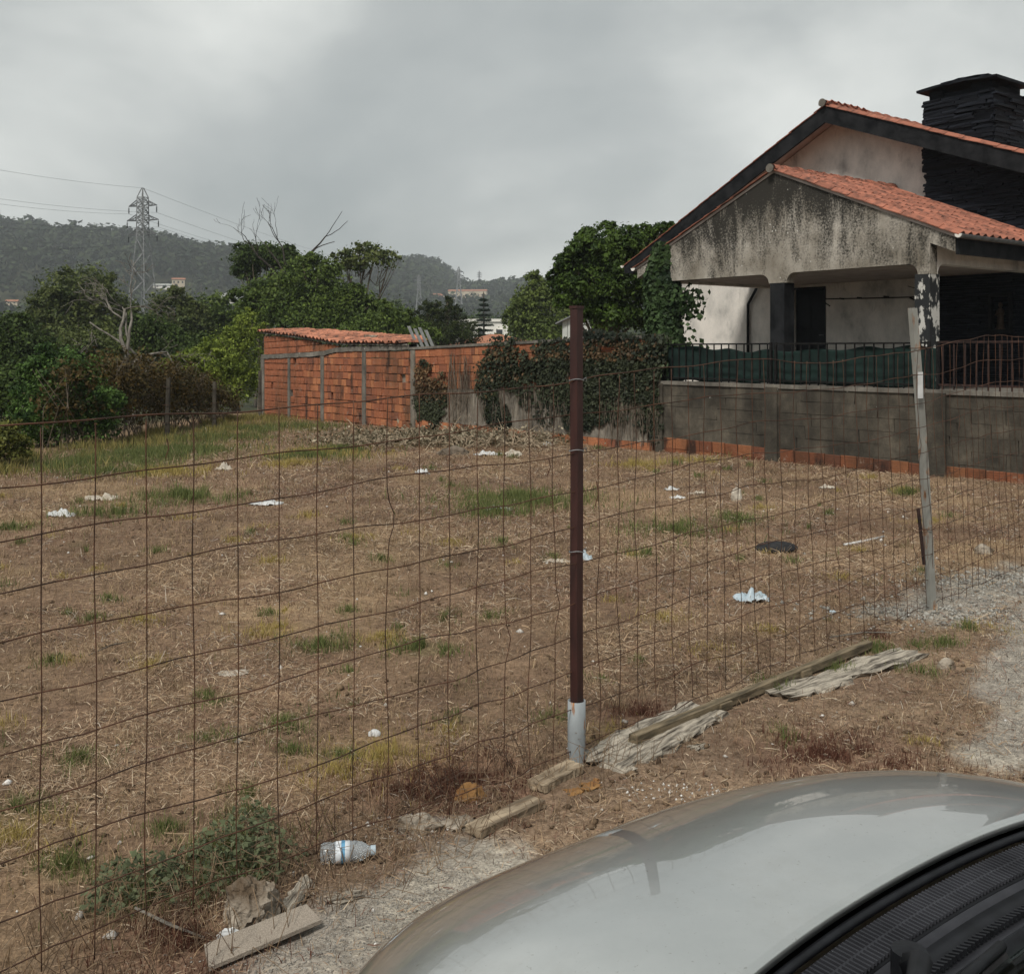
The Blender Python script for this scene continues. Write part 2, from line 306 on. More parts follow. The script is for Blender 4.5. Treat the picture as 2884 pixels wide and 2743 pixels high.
# ================================================================== terrain
SKY_L = [(-900, 92), (-391, 94), (-370, 95), (-350, 88), (-310, 86), (-300, 88), (-270, 84), (-255, 82), (-230, 75), (-200, 70), (-150, 50), (-90, 30), (0, 12), (60, 4), (900, 2)]
SKY_R = [(-900, 30), (-300, 52), (-180, 66), (-128, 76), (-109, 84), (-90, 87), (-68, 81), (-55, 66), (-40, 61), (-10, 62), (20, 66), (60, 62), (200, 50), (900, 40)]
lx, lz = np.array(SKY_L, float).T; rx_, rz_ = np.array(SKY_R, float).T
def gz(x, y):
    x = np.asarray(x, float); y = np.asarray(y, float)
    z = -0.016*np.clip(y-3, 0, 34)
    out = np.maximum(np.clip(-8.9-x-0.0*y, 0, None), np.clip(y-36-0.0*x, 0, None))
    front = sstep(8, 16, y)
    z = z - 5.0*sstep(0, 34, out)*front
    z = z + 0.025*(fbm(x*0.9, y*0.9, 4, 3)-0.5)*2*sstep(1.0, 3.0, np.hypot(x, y)) + 0.018*(fbm(x*6, y*6, 3, 5)-0.5)*2
    far = sstep(150, 300, np.hypot(x, y))
    z = z + far*6*(fbm(x*0.01, y*0.01, 3, 8)-0.5)
    pl = sstep(330, 800, y); pr = sstep(360, 1080, y)
    h = np.maximum(np.interp(x, lx, lz)*pl*(1-0.5*sstep(820, 1100, y)), np.interp(x, rx_, rz_)*pr)
    return z + np.where(y > 200, h, 0)
def gz1(x, y): return float(gz(x, y))
def gpt(px, py):                       # ground point seen at a photo pixel
    k = 3.0
    dx, dz = (px-CXP)/FPX, (HYP-py)/FPX
    for _ in range(60):
        z = gz1(dx*k, k); k += 0.6*((HC-z)/(-dz) - k)
    return Vector((dx*k, k, gz1(dx*k, k)))
def at(px, py, Y): return Vector(((px-CXP)/FPX*Y, Y, HC+(HYP-py)/FPX*Y))
def far_ground(px, py, y0=150, y1=1150):      # first terrain point along a view ray, for buildings on the slopes
    Y = np.arange(y0, y1, 2.0); x = (px-CXP)/FPX*Y; d = HC+(HYP-py)/FPX*Y - gz(x, Y); k = np.argmax(d < 0) if (d < 0).any() else len(Y)//2
    return Vector((x[k], Y[k], float(gz(x[k], Y[k]))))
P1 = gpt(1624, 2150); P2 = gpt(2625, 1715)
FD = (P2-P1).to_2d().normalized(); FN = Vector((-FD.y, FD.x))     # along the fence, towards the field
def fence_d(x, y): return (x-P1.x)*FN.x + (y-P1.y)*FN.y           # >0 in the field
def segd(x, y, a, b):
    ax, ay = a[0], a[1]; bx, by = b[0]-ax, b[1]-ay; t = np.clip(((x-ax)*bx+(y-ay)*by)/(bx*bx+by*by), 0, 1)
    return np.hypot(x-ax-bx*t, y-ay-by*t)
GREY_SEGS = [(gpt(700, 2800), gpt(1330, 2450), 0.20), (gpt(2600, 1725), gpt(2960, 1610), 0.36), (gpt(2960, 1660), gpt(2860, 1960), 0.2), (gpt(2960, 2000), gpt(2800, 2120), 0.16), (gpt(1150, 2330), gpt(1240, 2310), 0.05)]
GREEN = [(900, 1822, .22, 1), (1185, 1822, .2, 1), (1470, 1410, .9, .8), (1390, 1445, .5, .7), (1900, 1500, .55, .45), (2080, 1470, .35, .45), (1835, 1562, .2, .9), (2560, 1395, .3, .9),
         (700, 2300, .13, .7), (650, 2400, .22, .7), (470, 2330, .09, .9), (190, 2440, .13, .8), (50, 2285, .14, .8), (380, 2520, .16, .6), (1285, 2030, .1, .9), (700, 2240, .08, .8), (1560, 1575, .08, 1), (1255, 1735, .12, .7), (1375, 1740, .1, .8),
         (300, 1450, .5, .5), (520, 1405, .8, .5), (600, 1240, 1.3, .9), (500, 1275, 1.4, .9), (380, 1290, 1.2, .8), (700, 1215, 1.6, .7), (820, 1205, 1.2, .6), (250, 1310, 1.2, .7), (320, 1335, .8, .6), (860, 1290, .8, .8), (960, 1270, .7, .5), (40, 1490, .25, .8), (2100, 1290, .5, .5), (650, 2480, .16, .6), (2730, 1770, .1, .6), (2600, 1900, .13, .5)]
YELLOW = [(1790, 1315, .5, .9), (470, 1335, .9, .8), (880, 1280, 1.0, .9), (820, 1310, .6, .8), (1080, 1800, .2, .7), (740, 1795, .25, .5), (1270, 2050, .12, .8), (40, 2360, .25, .5), (1080, 2130, .3, .5), (950, 2180, .25, .5), (2000, 1840, .2, .4), (2540, 1390, .3, .9), (1960, 1300, .5, .5), (2780, 1770, .15, .7)]
RED = [(1300, 2200, .35, .7), (1150, 2230, .25, .5), (1800, 2010, .2, .5), (2470, 1790, .12, .9), (540, 2640, .3, .6), (2300, 2130, .35, .5), (2450, 2130, .3, .5)]
_rs = random.Random(77)
GREEN += [(_rs.uniform(-100, 2700), 1260+900*_rs.random()**1.6, _rs.uniform(.04, .16), _rs.uniform(.3, .8)) for _ in range(110)]
YELLOW += [(_rs.uniform(-100, 2700), 1260+900*_rs.random()**1.6, _rs.uniform(.05, .2), _rs.uniform(.3, .7)) for _ in range(60)]
GREEN = [g for g in GREEN if g[1] < 2100 or g[0] < 1500]; YELLOW = [g for g in YELLOW if g[1] < 2100 or g[0] < 1500]
def patches(lst): return [(gpt(px, py), r, s) for px, py, r, s in lst]
GREENp, YELp, REDp = patches(GREEN), patches(YELLOW), patches(RED)
def pmask(x, y, lst):
    m = np.zeros(len(x)); nz = 0.5*(fbm(x*7, y*7, 2, 2)-0.5)
    for p, r, s in lst:
        k = np.nonzero((np.abs(x-p.x) < r*1.6) & (np.abs(y-p.y) < r*1.6))[0]
        d = np.hypot(x[k]-p.x, y[k]-p.y)/r; m[k] = np.maximum(m[k], s*(1-sstep(0.55, 1.15, d+nz[k])))
    return m
def grey_mask(x, y):
    m = 0
    for a, b, r in GREY_SEGS: m = np.maximum(m, 1-sstep(0.5, 1.25, segd(x, y, a, b)/r + 1.5*(fbm(x*5, y*5, 4, 9)-0.5)))
    return m
def soil_col(x, y):
    n1, n2 = fbm(x*0.55, y*0.55, 4, 11)[:, None], fbm(x*2.6, y*2.6, 4, 12)[:, None]
    c = np.array((.060, .040, .028))*(1-n1)*2*.62 + np.array((.168, .118, .080))*n1*2*.62
    c = c*(0.72+0.56*n2)
    tan = sstep(0.5, 0.68, fbm(x*0.8+9, y*0.45, 3, 14))[:, None]*0.55; c = c*(1-tan) + np.array((.225, .165, .102))*tan
    near = (1-sstep(-0.1, 0.5, fence_d(x, y)))[:, None]*(y < 12)[:, None]; c = c*(1-near*.7) + np.array((.160, .118, .086))*near*.7*(0.75+.5*n2)
    g = grey_mask(x, y)[:, None]; c = c*(1-g) + np.array((.25, .232, .205))*g*(0.75+.5*n2)
    gm = pmask(x, y, GREENp)[:, None]*.4; c = c*(1-gm) + np.array((.075, .080, .034))*gm
    ym = pmask(x, y, YELp)[:, None]*.45; c = c*(1-ym) + np.array((.22, .165, .065))*ym
    rm = pmask(x, y, REDp)[:, None]*.6; c = c*(1-rm) + np.array((.12, .055, .040))*rm
    out = np.maximum(np.clip(-8.6-x, 0, None), np.clip(y-35, 0, None)); o = sstep(0, 3, out)[:, None]*(y > 8)[:, None]
    return c*1.5*(1-o) + np.array((.04, .045, .02))*o
def build_ground():
    r = np.concatenate([np.geomspace(0.3, 42, 400), np.geomspace(43.5, 1400, 110)])
    a = np.concatenate([np.radians(np.arange(45, 135, 0.24)), np.radians(np.arange(135, 405, 3.0))]); na = len(a)
    x = r[:, None]*np.cos(a); y = r[:, None]*np.sin(a); V = np.stack([x.ravel(), y.ravel(), np.zeros(x.size)], 1)
    V = np.concatenate([V, [[0, 0, 0]]]); V[:, 2] = gz(V[:, 0], V[:, 1])
    g = grey_mask(V[:, 0], V[:, 1]); V[:, 2] += 0.0
    i = np.arange(len(r)-1)[:, None]*na; j = np.arange(na)[None, :]; jn = (j+1) % na
    Q = np.stack([i+j, i+na+j, i+na+jn, i+jn], -1).reshape(-1, 4)
    me = np_mesh('ground', V, Q, SOIL, soil_col(V[:, 0], V[:, 1]), smooth=True)
    tag(obj('ground', me), 'dry mown field of bare earth and straw running back to wooded hills', None, kind='structure')
    c = len(V)-1; m2 = mesh_from('ground', [V[k] for k in range(na)]+[V[c]], [(na, k, (k+1) % na) for k in range(na)], SOIL)
    tag(obj('ground', m2), 'bare earth beside the parked silver car', None, kind='structure')
build_ground()

# ================================================================== foliage helpers
def rand_unit(n):
    v = RNG.normal(size=(n, 3)); return v/np.linalg.norm(v, axis=1)[:, None]
def leaf_geo(P, size, nrm, col, aspect=0.55, droop=0.0):
    n = len(P); nrm = nrm/np.linalg.norm(nrm, axis=1)[:, None]
    t = rand_unit(n); t[:, 2] -= droop; t -= nrm*(t*nrm).sum(1)[:, None]; t /= np.linalg.norm(t, axis=1)[:, None]+1e-9
    b = np.cross(nrm, t); s = np.asarray(size).reshape(-1, 1)
    V = np.stack([P - t*s*.5, P + b*s*aspect*.5 + nrm*s*.08, P + t*s*.5, P - b*s*aspect*.5 + nrm*s*.08], 1).reshape(-1, 3)
    return V, np.arange(4*n).reshape(-1, 4), np.repeat(col, 4, 0)
def crown_pts(lobes, n, shell=0.55, clump=0.25, nclump=None):
    """leaf points gathered into clumps spread over the outer part of ellipsoid lobes"""
    L = np.array(lobes, float); w = (L[:, 3]*L[:, 4]+L[:, 4]*L[:, 5]+L[:, 3]*L[:, 5])**.85; w /= w.sum()
    nc = nclump or max(12, n//45); li = RNG.choice(len(L), nc, p=w); u = rand_unit(nc); u[:, 2] = np.where(u[:, 2] < -0.55, -u[:, 2], u[:, 2])
    rad = 1-(1-shell)*RNG.random(nc)**1.6; cc = L[li, :3] + u*L[li, 3:]*rad[:, None]
    ci = RNG.integers(0, nc, n); s = clump*L[li[ci], 3:].mean(1)
    P = cc[ci] + RNG.normal(size=(n, 3))*s[:, None]*np.array((1, 1, .75)); out = P - L[li[ci], :3]; out /= np.linalg.norm(out, axis=1)[:, None]+1e-9
    return P, out, ci, nc
def leaf_mesh(name, lobes, n, size, cols, mat=LEAF, clump=0.22, shell=0.5, aspect=0.55, droop=0.0, outw=0.8):
    P, out, ci, nc = crown_pts(lobes, n, shell, clump)
    cb = RNG.random(nc)[ci][:, None]; c0, c1 = np.array(cols[0]), np.array(cols[1])
    col = (c0*(1-cb)+c1*cb)*(0.7+0.6*RNG.random((n, 1))); tw = RNG.random(n) < 0.06; col[tw] *= 1.5
    col = col*LEAFGAIN; nr = out*outw + rand_unit(n) + np.array((0, 0, .35))
    V, Q, cc = leaf_geo(P, size*(0.45+1.1*RNG.random(n)**1.4), nr, col, aspect, droop)
    return np_mesh(name, V, Q, mat, cc)
def branch_tree(mb, p, d, length, rad, depth, spread=0.55, nseg=4, minr=0.006, gnarl=0.18, kids=(2, 3)):
    pts = [p.copy()]; rr = [rad]; q = p.copy(); dd = d.normalized()
    for i in range(nseg):
        dd = (dd + Vector((random.gauss(0, gnarl), random.gauss(0, gnarl), random.gauss(0, gnarl)*.7))).normalized()
        q = q + dd*length/nseg; pts.append(q.copy()); rr.append(max(minr, rad*(1-0.5*(i+1)/nseg)))
    mb.tube(pts, rr, 5 if rad > 0.03 else 4, caps=depth == 0 or True)
    if depth <= 0: return
    for k in range(random.randint(*kids)):
        i = random.randint(max(1, nseg//2), nseg) if k else nseg
        ax = Vector((random.gauss(0, 1), random.gauss(0, 1), random.gauss(0, 1)+.25)).normalized()
        nd = (dd*(1-spread*.6) + ax*spread).normalized()
        branch_tree(mb, pts[i], nd, length*random.uniform(.55, .8), rr[i]*random.uniform(.6, .8), depth-1, spread, nseg, minr, gnarl, kids)
def tree(name, label, base, lobes, n, size0, cols, trunk_r=0.18, cat='tree', group=None, clump=0.22, shell=0.5, droop=0, aspect=.55, stems=1, bark=BARK, outw=.8):
    size = size0*.68; n = int(n*1.7)
    extra = []
    for l in lobes:
        for _ in range(7):
            u = rand_unit(1)[0]; u[2] = abs(u[2])*1.1-.15; f = RNG.uniform(.85, 1.12); r_ = RNG.uniform(.16, .34); extra.append((l[0]+u[0]*l[3]*f, l[1]+u[1]*l[4]*f, l[2]+u[2]*l[5]*f, l[3]*r_, l[4]*r_, l[5]*r_*1.1))
    lobes = [(l[0], l[1], l[2], l[3]*.93, l[4]*.93, l[5]*.93) for l in lobes]; nmain = len(lobes); lobes = lobes+extra
    root = empty(name, base, 0, label, cat, group); L = [(l[0]-base[0], l[1]-base[1], l[2]-base[2], l[3], l[4], l[5]) for l in lobes]
    obj('crown', leaf_mesh('crown', L, n, size, cols, clump=clump, shell=shell, droop=droop, aspect=aspect, outw=outw), root)['kind'] = 'stuff'
    L = L[:nmain]; mb = MB(); top = max(l[2] for l in L); ccx = sum(l[0] for l in L)/len(L); ccy = sum(l[1] for l in L)/len(L)
    for s in range(stems):
        off = Vector((random.uniform(-.3, .3)*(stems > 1), random.uniform(-.3, .3)*(stems > 1), -.3))
        mid = Vector((off.x+ccx*.3+random.uniform(-.2, .2), off.y+ccy*.3, top*.35)); pts = [off, (off+mid)/2+Vector((random.uniform(-.1, .1), 0, 0)), mid]
        mb.tube(pts, [trunk_r*1.3, trunk_r, trunk_r*.8], 8)
        for l in L:
            if stems > 1 and random.random() < .4: continue
            e = Vector(l[:3]); c = mid.lerp(e, .55)+Vector((random.uniform(-.3, .3), random.uniform(-.3, .3), random.uniform(0, .3)))
            mb.tube([mid, c, e], [trunk_r*.6, trunk_r*.4, trunk_r*.15], 6)
            for k in range(5):
                u = Vector(rand_unit(1)[0]); tip = Vector((e.x+u.x*l[3]*.85, e.y+u.y*l[4]*.85, e.z+abs(u.z)*l[5]*.85)); mb.tube([c.lerp(e, random.random()), (c+tip)/2+Vector((0, 0, .1)), tip], [trunk_r*.25, trunk_r*.15, trunk_r*.05], 5)
    mb.build('trunk', bark, root, smooth=True); return root
def lobes_px(Y, lst, depth=0.9):
    """ellipsoids from (px, py, rx_px, ry_px[, dY])"""
    out = []
    for l in lst:
        y = Y + (l[4] if len(l) > 4 else 0); c = at(l[0], l[1], y); s = y/FPX; out.append((c.x, c.y, c.z, l[2]*s, l[2]*s*depth, l[3]*s))
    return out

SITES = {k: far_ground(*k) for k in ((503, 806), (458, 812), (655, 858), (35, 860), (1318, 848), (1236, 846))}
# ================================================================== far forest on the hills
def forest():
    n = 15000; y = np.sqrt(RNG.random(n)*(1180**2-260**2)+260**2); u = RNG.uniform(-.62, .22, n); x = u*y
    keep = (RNG.random(n) < 0.92)
    for (px, py), p in SITES.items():
        hw = 22 if px == 1318 else 11; keep &= ~((np.abs(x-p.x*y/p.y) < hw) & (y > p.y-np.where(px == 1318, 85, 45)) & (y < p.y+9))
    x, y = x[keep], y[keep]; z = gz(x, y); n = len(x)
    h = RNG.uniform(6, 15, n)*(0.7+.6*fbm(x*.02, y*.02, 2, 4)); w = h*RNG.uniform(.30, .5, n)
    k = 26; u3 = rand_unit(n*k); ti = np.repeat(np.arange(n), k); rr = RNG.random(n*k)**.4
    P = np.stack([x[ti], y[ti], z[ti]+h[ti]*.62], 1) + u3*rr[:, None]*np.stack([w[ti], w[ti], h[ti]*.42], 1)
    tc = RNG.random(n)[ti][:, None]; c = np.array((.010, .018, .011))*(1-tc)+np.array((.046, .060, .029))*tc; c = c*(.6+.8*RNG.random((n*k, 1)))
    V, Q, cc = leaf_geo(P, h[ti]*.26*(.6+.7*RNG.random(n*k)), u3+rand_unit(n*k)*.8+np.array((0, 0, .4)), c, .8)
    o = obj('hillside_wood', np_mesh('hillside_wood', V, Q, FOREST, cc)); tag(o, 'dark eucalyptus wood covering the far hills', 'wood', kind='stuff')
    # slender stems under the crowns
    m = RNG.choice(n, 2600, replace=False); mb_v = []; q = []
    X = np.stack([x[m], y[m], z[m]], 1); r = .16
    for dx, dz in ((-r, -.5), (r, -.5), (r, 0), (-r, 0)):
        mb_v.append(X + np.stack([np.full(len(m), dx), np.zeros(len(m)), np.where(dz < 0, -.5, h[m]*.75)], 1))
    V = np.stack(mb_v, 1).reshape(-1, 3); V2 = V.copy()
    V2[:, 1] += (V[:, 0]-np.repeat(X[:, 0], 4)); V2[:, 0] = np.repeat(X[:, 0], 4)
    V = np.concatenate([V, V2]); o = obj('tree_stems', np_mesh('tree_stems', V, np.arange(len(V)).reshape(-1, 4), BARK)); tag(o, 'thin dark stems of the eucalyptus wood on the far hills', 'wood', kind='stuff')
forest()

# ================================================================== pylons and lines
def pylon(name, label, base, H, rz, sc=1.0, group=None):
    root = empty(name, base, rz, label, 'pylon', group); t = .15*sc
    wid = lambda z: np.interp(z/H, [0, .76, .955, 1], [H*.085, H*.0205, H*.018, H*.003])
    levels = list(np.linspace(0, .76, 12)*H) + list(np.linspace(.785, .955, 8)*H)
    for sx in (-1, 1):
        for sy in (-1, 1):
            mb = MB()
            zs = [0, .76*H, .955*H, H]
            for a, b in zip(zs[:-1], zs[1:]): mb.bar((sx*wid(a), sy*wid(a), a), (sx*wid(b), sy*wid(b), b), t*1.3)
            mb.build('leg', PYLON, root)
    mb = MB()
    for i, (a, b) in enumerate(zip(levels[:-1], levels[1:])):
        wa, wb = wid(a), wid(b); s = 1 if i % 2 else -1
        for (ax, ay, bx, by) in ((-s, -1, s, -1), (-s, 1, s, 1), (-1, -s, -1, s), (1, -s, 1, s)): mb.bar((ax*wa, ay*wa, a), (bx*wb, by*wb, b), t*.9)
        if i > 10:
            for (ax, ay, bx, by) in ((s, -1, -s, -1), (s, 1, -s, 1)): mb.bar((ax*wa, ay*wa, a), (bx*wb, by*wb, b), t*.7)
        for (ax, ay, bx, by) in ((-1, -1, 1, -1), (-1, 1, 1, 1), (-1, -1, -1, 1), (1, -1, 1, 1)): mb.bar((ax*wb, ay*wb, b), (bx*wb, by*wb, b), t*.6) if i > 10 else None
    mb.build('bracing', PYLON, root)
    tips = []
    for zf, arm in ((.915, .081), (.846, .091), (.777, .083)):
        z = zf*H; w = wid(z); a = arm*H; dz = .026*H
        for s in (-1, 1):
            mb = MB()
            for sy in (-1, 1): mb.bar((s*w, sy*w, z), (s*a, 0, z), t); mb.bar((s*w, sy*w, z+dz), (s*a, 0, z), t)
            for f in (.3, .6): mb.bar((s*(w+(a-w)*f), 0, z), (s*(w+(a-w)*f), 0, z+dz*(1-f)), t*.6)
            mb.bar((s*(w+(a-w)*.3), 0, z+dz*.7), (s*(w+(a-w)*.6), 0, z), t*.6)
            tips.append((s*a, z))
            mb.build('crossarm', DARKSTEEL, root)
    for x, z in tips:
        mb = MB(); pr = []
        for k in range(9): pr += [(.05*sc, -.008*H-k*.003*H), (.17*sc, -.0095*H-k*.003*H)]
        mb.lathe([(r, zz) for r, zz in pr][::-1], 8, (x, 0, z)); mb.bar((x, 0, z), (x, 0, z-.036*H), .06*sc); mb.build('insulator', BLACKPAINT, root)
    return root, tips
pb = at(402, 985, 220); PH = 44.0; PZ = at(402, 530, 220).z - PH; PRZ = R(-20)
py1, tips = pylon('lattice_pylon', 'tall grey lattice pylon with three crossarms rising above the valley trees', (pb.x, pb.y, PZ), PH, PRZ)
def far_pylon(px, top, Y, sc, label):
    p = at(px, top, Y); b = gz1(p.x, p.y)-.5; return pylon('lattice_pylon', label, (p.x, p.y, b), p.z-b, R(10), sc, None)
far_pylon(1292, 752, 640, 1.6, 'thin pylon in front of the hill notch, its foot behind the cream building')
far_pylon(1350, 763, 1090, 1.5, 'small hazy pylon standing on the tree line of the right hill')
far_pylon(1180, 775, 560, 1.2, 'faint pylon low against the dark wooded hill right of the round airy tree')
def cable(a, b, sag, label, r=.028):
    a, b = Vector(a), Vector(b); pts = [a.lerp(b, t)-Vector((0, 0, sag*4*t*(1-t))) for t in np.linspace(0, 1, 25)]
    o = MB().tube(pts, r, 4).build('power_line', DARKSTEEL); tag(o, label, 'power line', 'power lines')
ca, sa = math.cos(PRZ), math.sin(PRZ)
def tipw(x, z): return Vector((pb.x+x*ca, pb.y+x*sa, PZ+z))
topw = Vector((pb.x, pb.y, PZ+PH))
cable(topw, at(-420, 395, 160), 1.0, 'topmost earth wire running from the tall pylon out over the valley')
cable(topw, at(1180, 775, 560), 3.0, 'earth wire falling from the tall pylon top towards the far hill')
arms = ['top', 'top', 'middle', 'middle', 'bottom', 'bottom']
for i, (x, z) in enumerate(tips):
    a = tipw(x, z-.036*PH); side = 'outer' if x < 0 else 'inner'
    cable(a, at(-420, [503, 488, 600, 580, 700, 690][i], 165), 1.2, f'conductor hung from the {side} end of the {arms[i]} arm, leading away from the far hill')
    cable(a, at(1180, [790, 790, 805, 805, 820, 820][i], 560) + Vector((x*.9, 0, 0)), 4.0, f'conductor from the {side} end of the {arms[i]} pylon arm down to the far hill')

# ================================================================== far buildings
def far_house(name, label, px, py, Y, w, d, h0, wall, roof, rz=0.3, roofh=2.0, nwin=3, hip=False):
    p = at(px, py, Y) if Y else SITES[(px, py)]; h = h0
    if not Y: k = p.y/FPX; w, d, h, roofh = w*k, d*k, h0*k, roofh*k
    root = empty(name, (p.x, p.y, p.z), rz, label, 'building')
    MB().box(-w/2, w/2, -d/2, d/2, -6, h).build('wall', wall, root)
    e = .4
    if roofh > 0:
        rg = 0 if not hip else min(w, d)/2
        V = [(-w/2-e, -d/2-e, h), (w/2+e, -d/2-e, h), (w/2+e, d/2+e, h), (-w/2-e, d/2+e, h), (-w/2-e+rg, 0, h+roofh), (w/2+e-rg, 0, h+roofh)]
        mb = MB().add(V, [(0, 1, 5, 4), (2, 3, 4, 5), (1, 2, 5), (3, 0, 4), (3, 2, 1, 0)])
    else: mb = MB().box(-w/2-.2, w/2+.2, -d/2-.2, d/2+.2, h, h+.4)
    mb.build('roof', roof, root)
    for i in range(nwin):
        ww = min(.55, w/nwin*.3); x = -w/2 + w*(i+.5)/nwin; f = MB().box(x-ww, x+ww, -d/2-.08, -d/2+.05, h*.35, h*.75).build('window', wall, root); MB().box(x-ww*.8, x+ww*.8, -d/2-.12, -d/2-.09, h*.38, h*.72).build('pane', FARGLASS, f)
    return root
far_house('hill_house', 'cream house with tiled roof and pale outbuilding beside the tall pylon', 503, 806, 0, 34, 28, 17, FARCREAM, FARROOF, .25, 5)
far_house('outbuilding', 'low pale grey outbuilding on the slope next to the cream hill house', 458, 812, 0, 48, 22, 8, FARWHITE, SHEETGREY, .1, 4, 2)
far_house('warehouse', 'pale gabled roof of a building peeking out left of the big leafy tree', 655, 858, 0, 60, 70, 14, FARWHITE, SHEETGREY, 1.2, 16, 2)
far_house('hill_house', 'small pale house low on the hill above the bushes', 35, 860, 0, 30, 20, 9, FARCREAM, FARROOF, .2, 5, 2)
far_house('long_building', 'long cream building with terracotta roof on the hillside below the notch', 1318, 848, 0, 108, 30, 27, FARCREAM, FARROOF, -.1, 5, 7)
far_house('hill_house', 'little ochre house with tiled roof left of the long cream building', 1236, 846, 0, 30, 20, 12, FARCREAM, FARROOF, .15, 6, 2)
far_house('white_building', 'flat white building showing through the layered branches of the araucaria', 1365, 985, 150, 7.6, 6, 3.9, FARWHITE, FARWHITE, -.12, 0, 3)
far_house('red_roofed_house', 'house with orange hipped roof just above the brick wall', 1395, 985, 75, 4.6, 4.6, .35, FARCREAM, FARROOF, .4, .75, 2, True)
# ================================================================== trees of the valley
sp_ = lambda px, py, Y: at(px, py, Y)
def base_of(px, Y): x = (px-CXP)/FPX*Y; return (x, Y, gz1(x, Y))
GR_D = ((.018, .032, .012), (.060, .088, .026)); GR_M = ((.030, .050, .014), (.095, .130, .034)); GR_L = ((.075, .105, .022), (.205, .245, .055)); GR_O = ((.035, .050, .020), (.095, .110, .042))
tree('broad_tree', 'tall domed grey-green tree left of the pylon', base_of(230, 62), lobes_px(62, [(225, 830, 105, 75), (150, 880, 70, 70), (310, 890, 75, 70), (230, 930, 130, 90), (120, 950, 60, 60)]), 15000, .30, GR_O, .3)
tree('olive_tree', 'rounded olive-green tree just right of the pylon foot', base_of(500, 70), lobes_px(70, [(485, 880, 62, 62), (545, 900, 50, 55), (500, 950, 95, 70)]), 9000, .32, GR_O, .25)
tree('olive_tree', 'mid green tree between the pylon and the big leafy tree', base_of(600, 72), lobes_px(72, [(595, 890, 55, 62), (620, 945, 75, 60), (560, 960, 60, 55)]), 8000, .32, GR_M, .25)
tree('big_leafy_tree', 'huge spreading green tree behind the brick shed', base_of(870, 52), lobes_px(52, [(860, 815, 125, 70), (760, 860, 105, 80), (980, 880, 100, 70), (860, 905, 205, 85), (880, 750, 62, 32), (1060, 920, 75, 60)]), 30000, .24, GR_M, .35, clump=.17)
tree('dark_topped_tree', 'dark clumped treetop standing out left above the big leafy tree', base_of(735, 60), lobes_px(60, [(715, 735, 62, 48), (770, 730, 70, 40), (690, 770, 40, 25), (800, 745, 50, 35)]), 9000, .26, GR_D, .25)
tree('airy_round_tree', 'airy umbrella-shaped tree with sky showing through its leaves', base_of(1010, 58), lobes_px(58, [(1050, 735, 72, 48), (985, 740, 50, 38), (1095, 745, 36, 34), (1030, 712, 50, 28)]), 2700, .27, GR_O, .16, clump=.2, shell=.3)
tree('dark_cypress', 'dense dark cypress clump behind the leaning grey sheets', base_of(1255, 60), lobes_px(60, [(1190, 930, 60, 60), (1255, 915, 58, 58), (1310, 945, 42, 45), (1240, 965, 105, 52), (1232, 868, 12, 26), (1265, 862, 12, 28), (1290, 885, 12, 26), (1210, 885, 12, 24)]), 16000, .2, ((.012, .02, .009), (.045, .058, .02)), .25, aspect=.3)
tree('pale_poplar', 'pale yellow-green tree between the araucaria and the glossy house tree', base_of(1515, 66), lobes_px(66, [(1510, 860, 62, 75), (1480, 910, 60, 70), (1550, 900, 60, 80), (1515, 950, 90, 70), (1505, 800, 26, 35)]), 13000, .27, ((.05, .07, .022), (.115, .145, .045)), .22)
tree('shrubby_tree', 'dense green tree filling in behind the wooden-legged vine hedge', base_of(430, 48), lobes_px(48, [(420, 960, 75, 70), (500, 990, 80, 60), (350, 1000, 70, 60), (580, 1000, 60, 60)]), 11000, .22, GR_D, .2)
tree('shrubby_tree', 'green tree low behind the right end of the brick shed roof', base_of(1130, 50), lobes_px(50, [(1100, 930, 70, 55), (1040, 950, 90, 50), (1160, 950, 70, 40)]), 8000, .2, GR_M, .16)
tree('dark_tree', 'dark shadowy tree at the edge beside the domed grey-green tree', base_of(30, 40), lobes_px(40, [(40, 960, 90, 70), (100, 1010, 80, 70), (-60, 980, 110, 110), (10, 1050, 110, 80)]), 13000, .2, GR_D, .22)
tree('dark_tree', 'olive dark tree in the gap behind the bare grey tree', base_of(240, 45), lobes_px(45, [(230, 1000, 90, 70), (300, 1020, 80, 80), (170, 1040, 80, 60)]), 11000, .2, GR_O, .2)
tree('yellow_green_tree', 'bright yellow-green ash tree left of the brick shed', base_of(670, 38), lobes_px(38, [(690, 1000, 62, 90), (640, 1000, 62, 75), (700, 1090, 50, 70), (650, 1090, 70, 80), (580, 1030, 60, 55), (700, 930, 40, 50)]), 16000, .15, GR_L, .14, aspect=.45)
tree('yellow_green_bush', 'bright green saplings above the red-leaved vine hedge', base_of(530, 33), lobes_px(33, [(530, 1030, 45, 40), (570, 1050, 50, 45), (480, 1045, 40, 35), (600, 1110, 50, 55)]), 7000, .13, GR_L, .07)
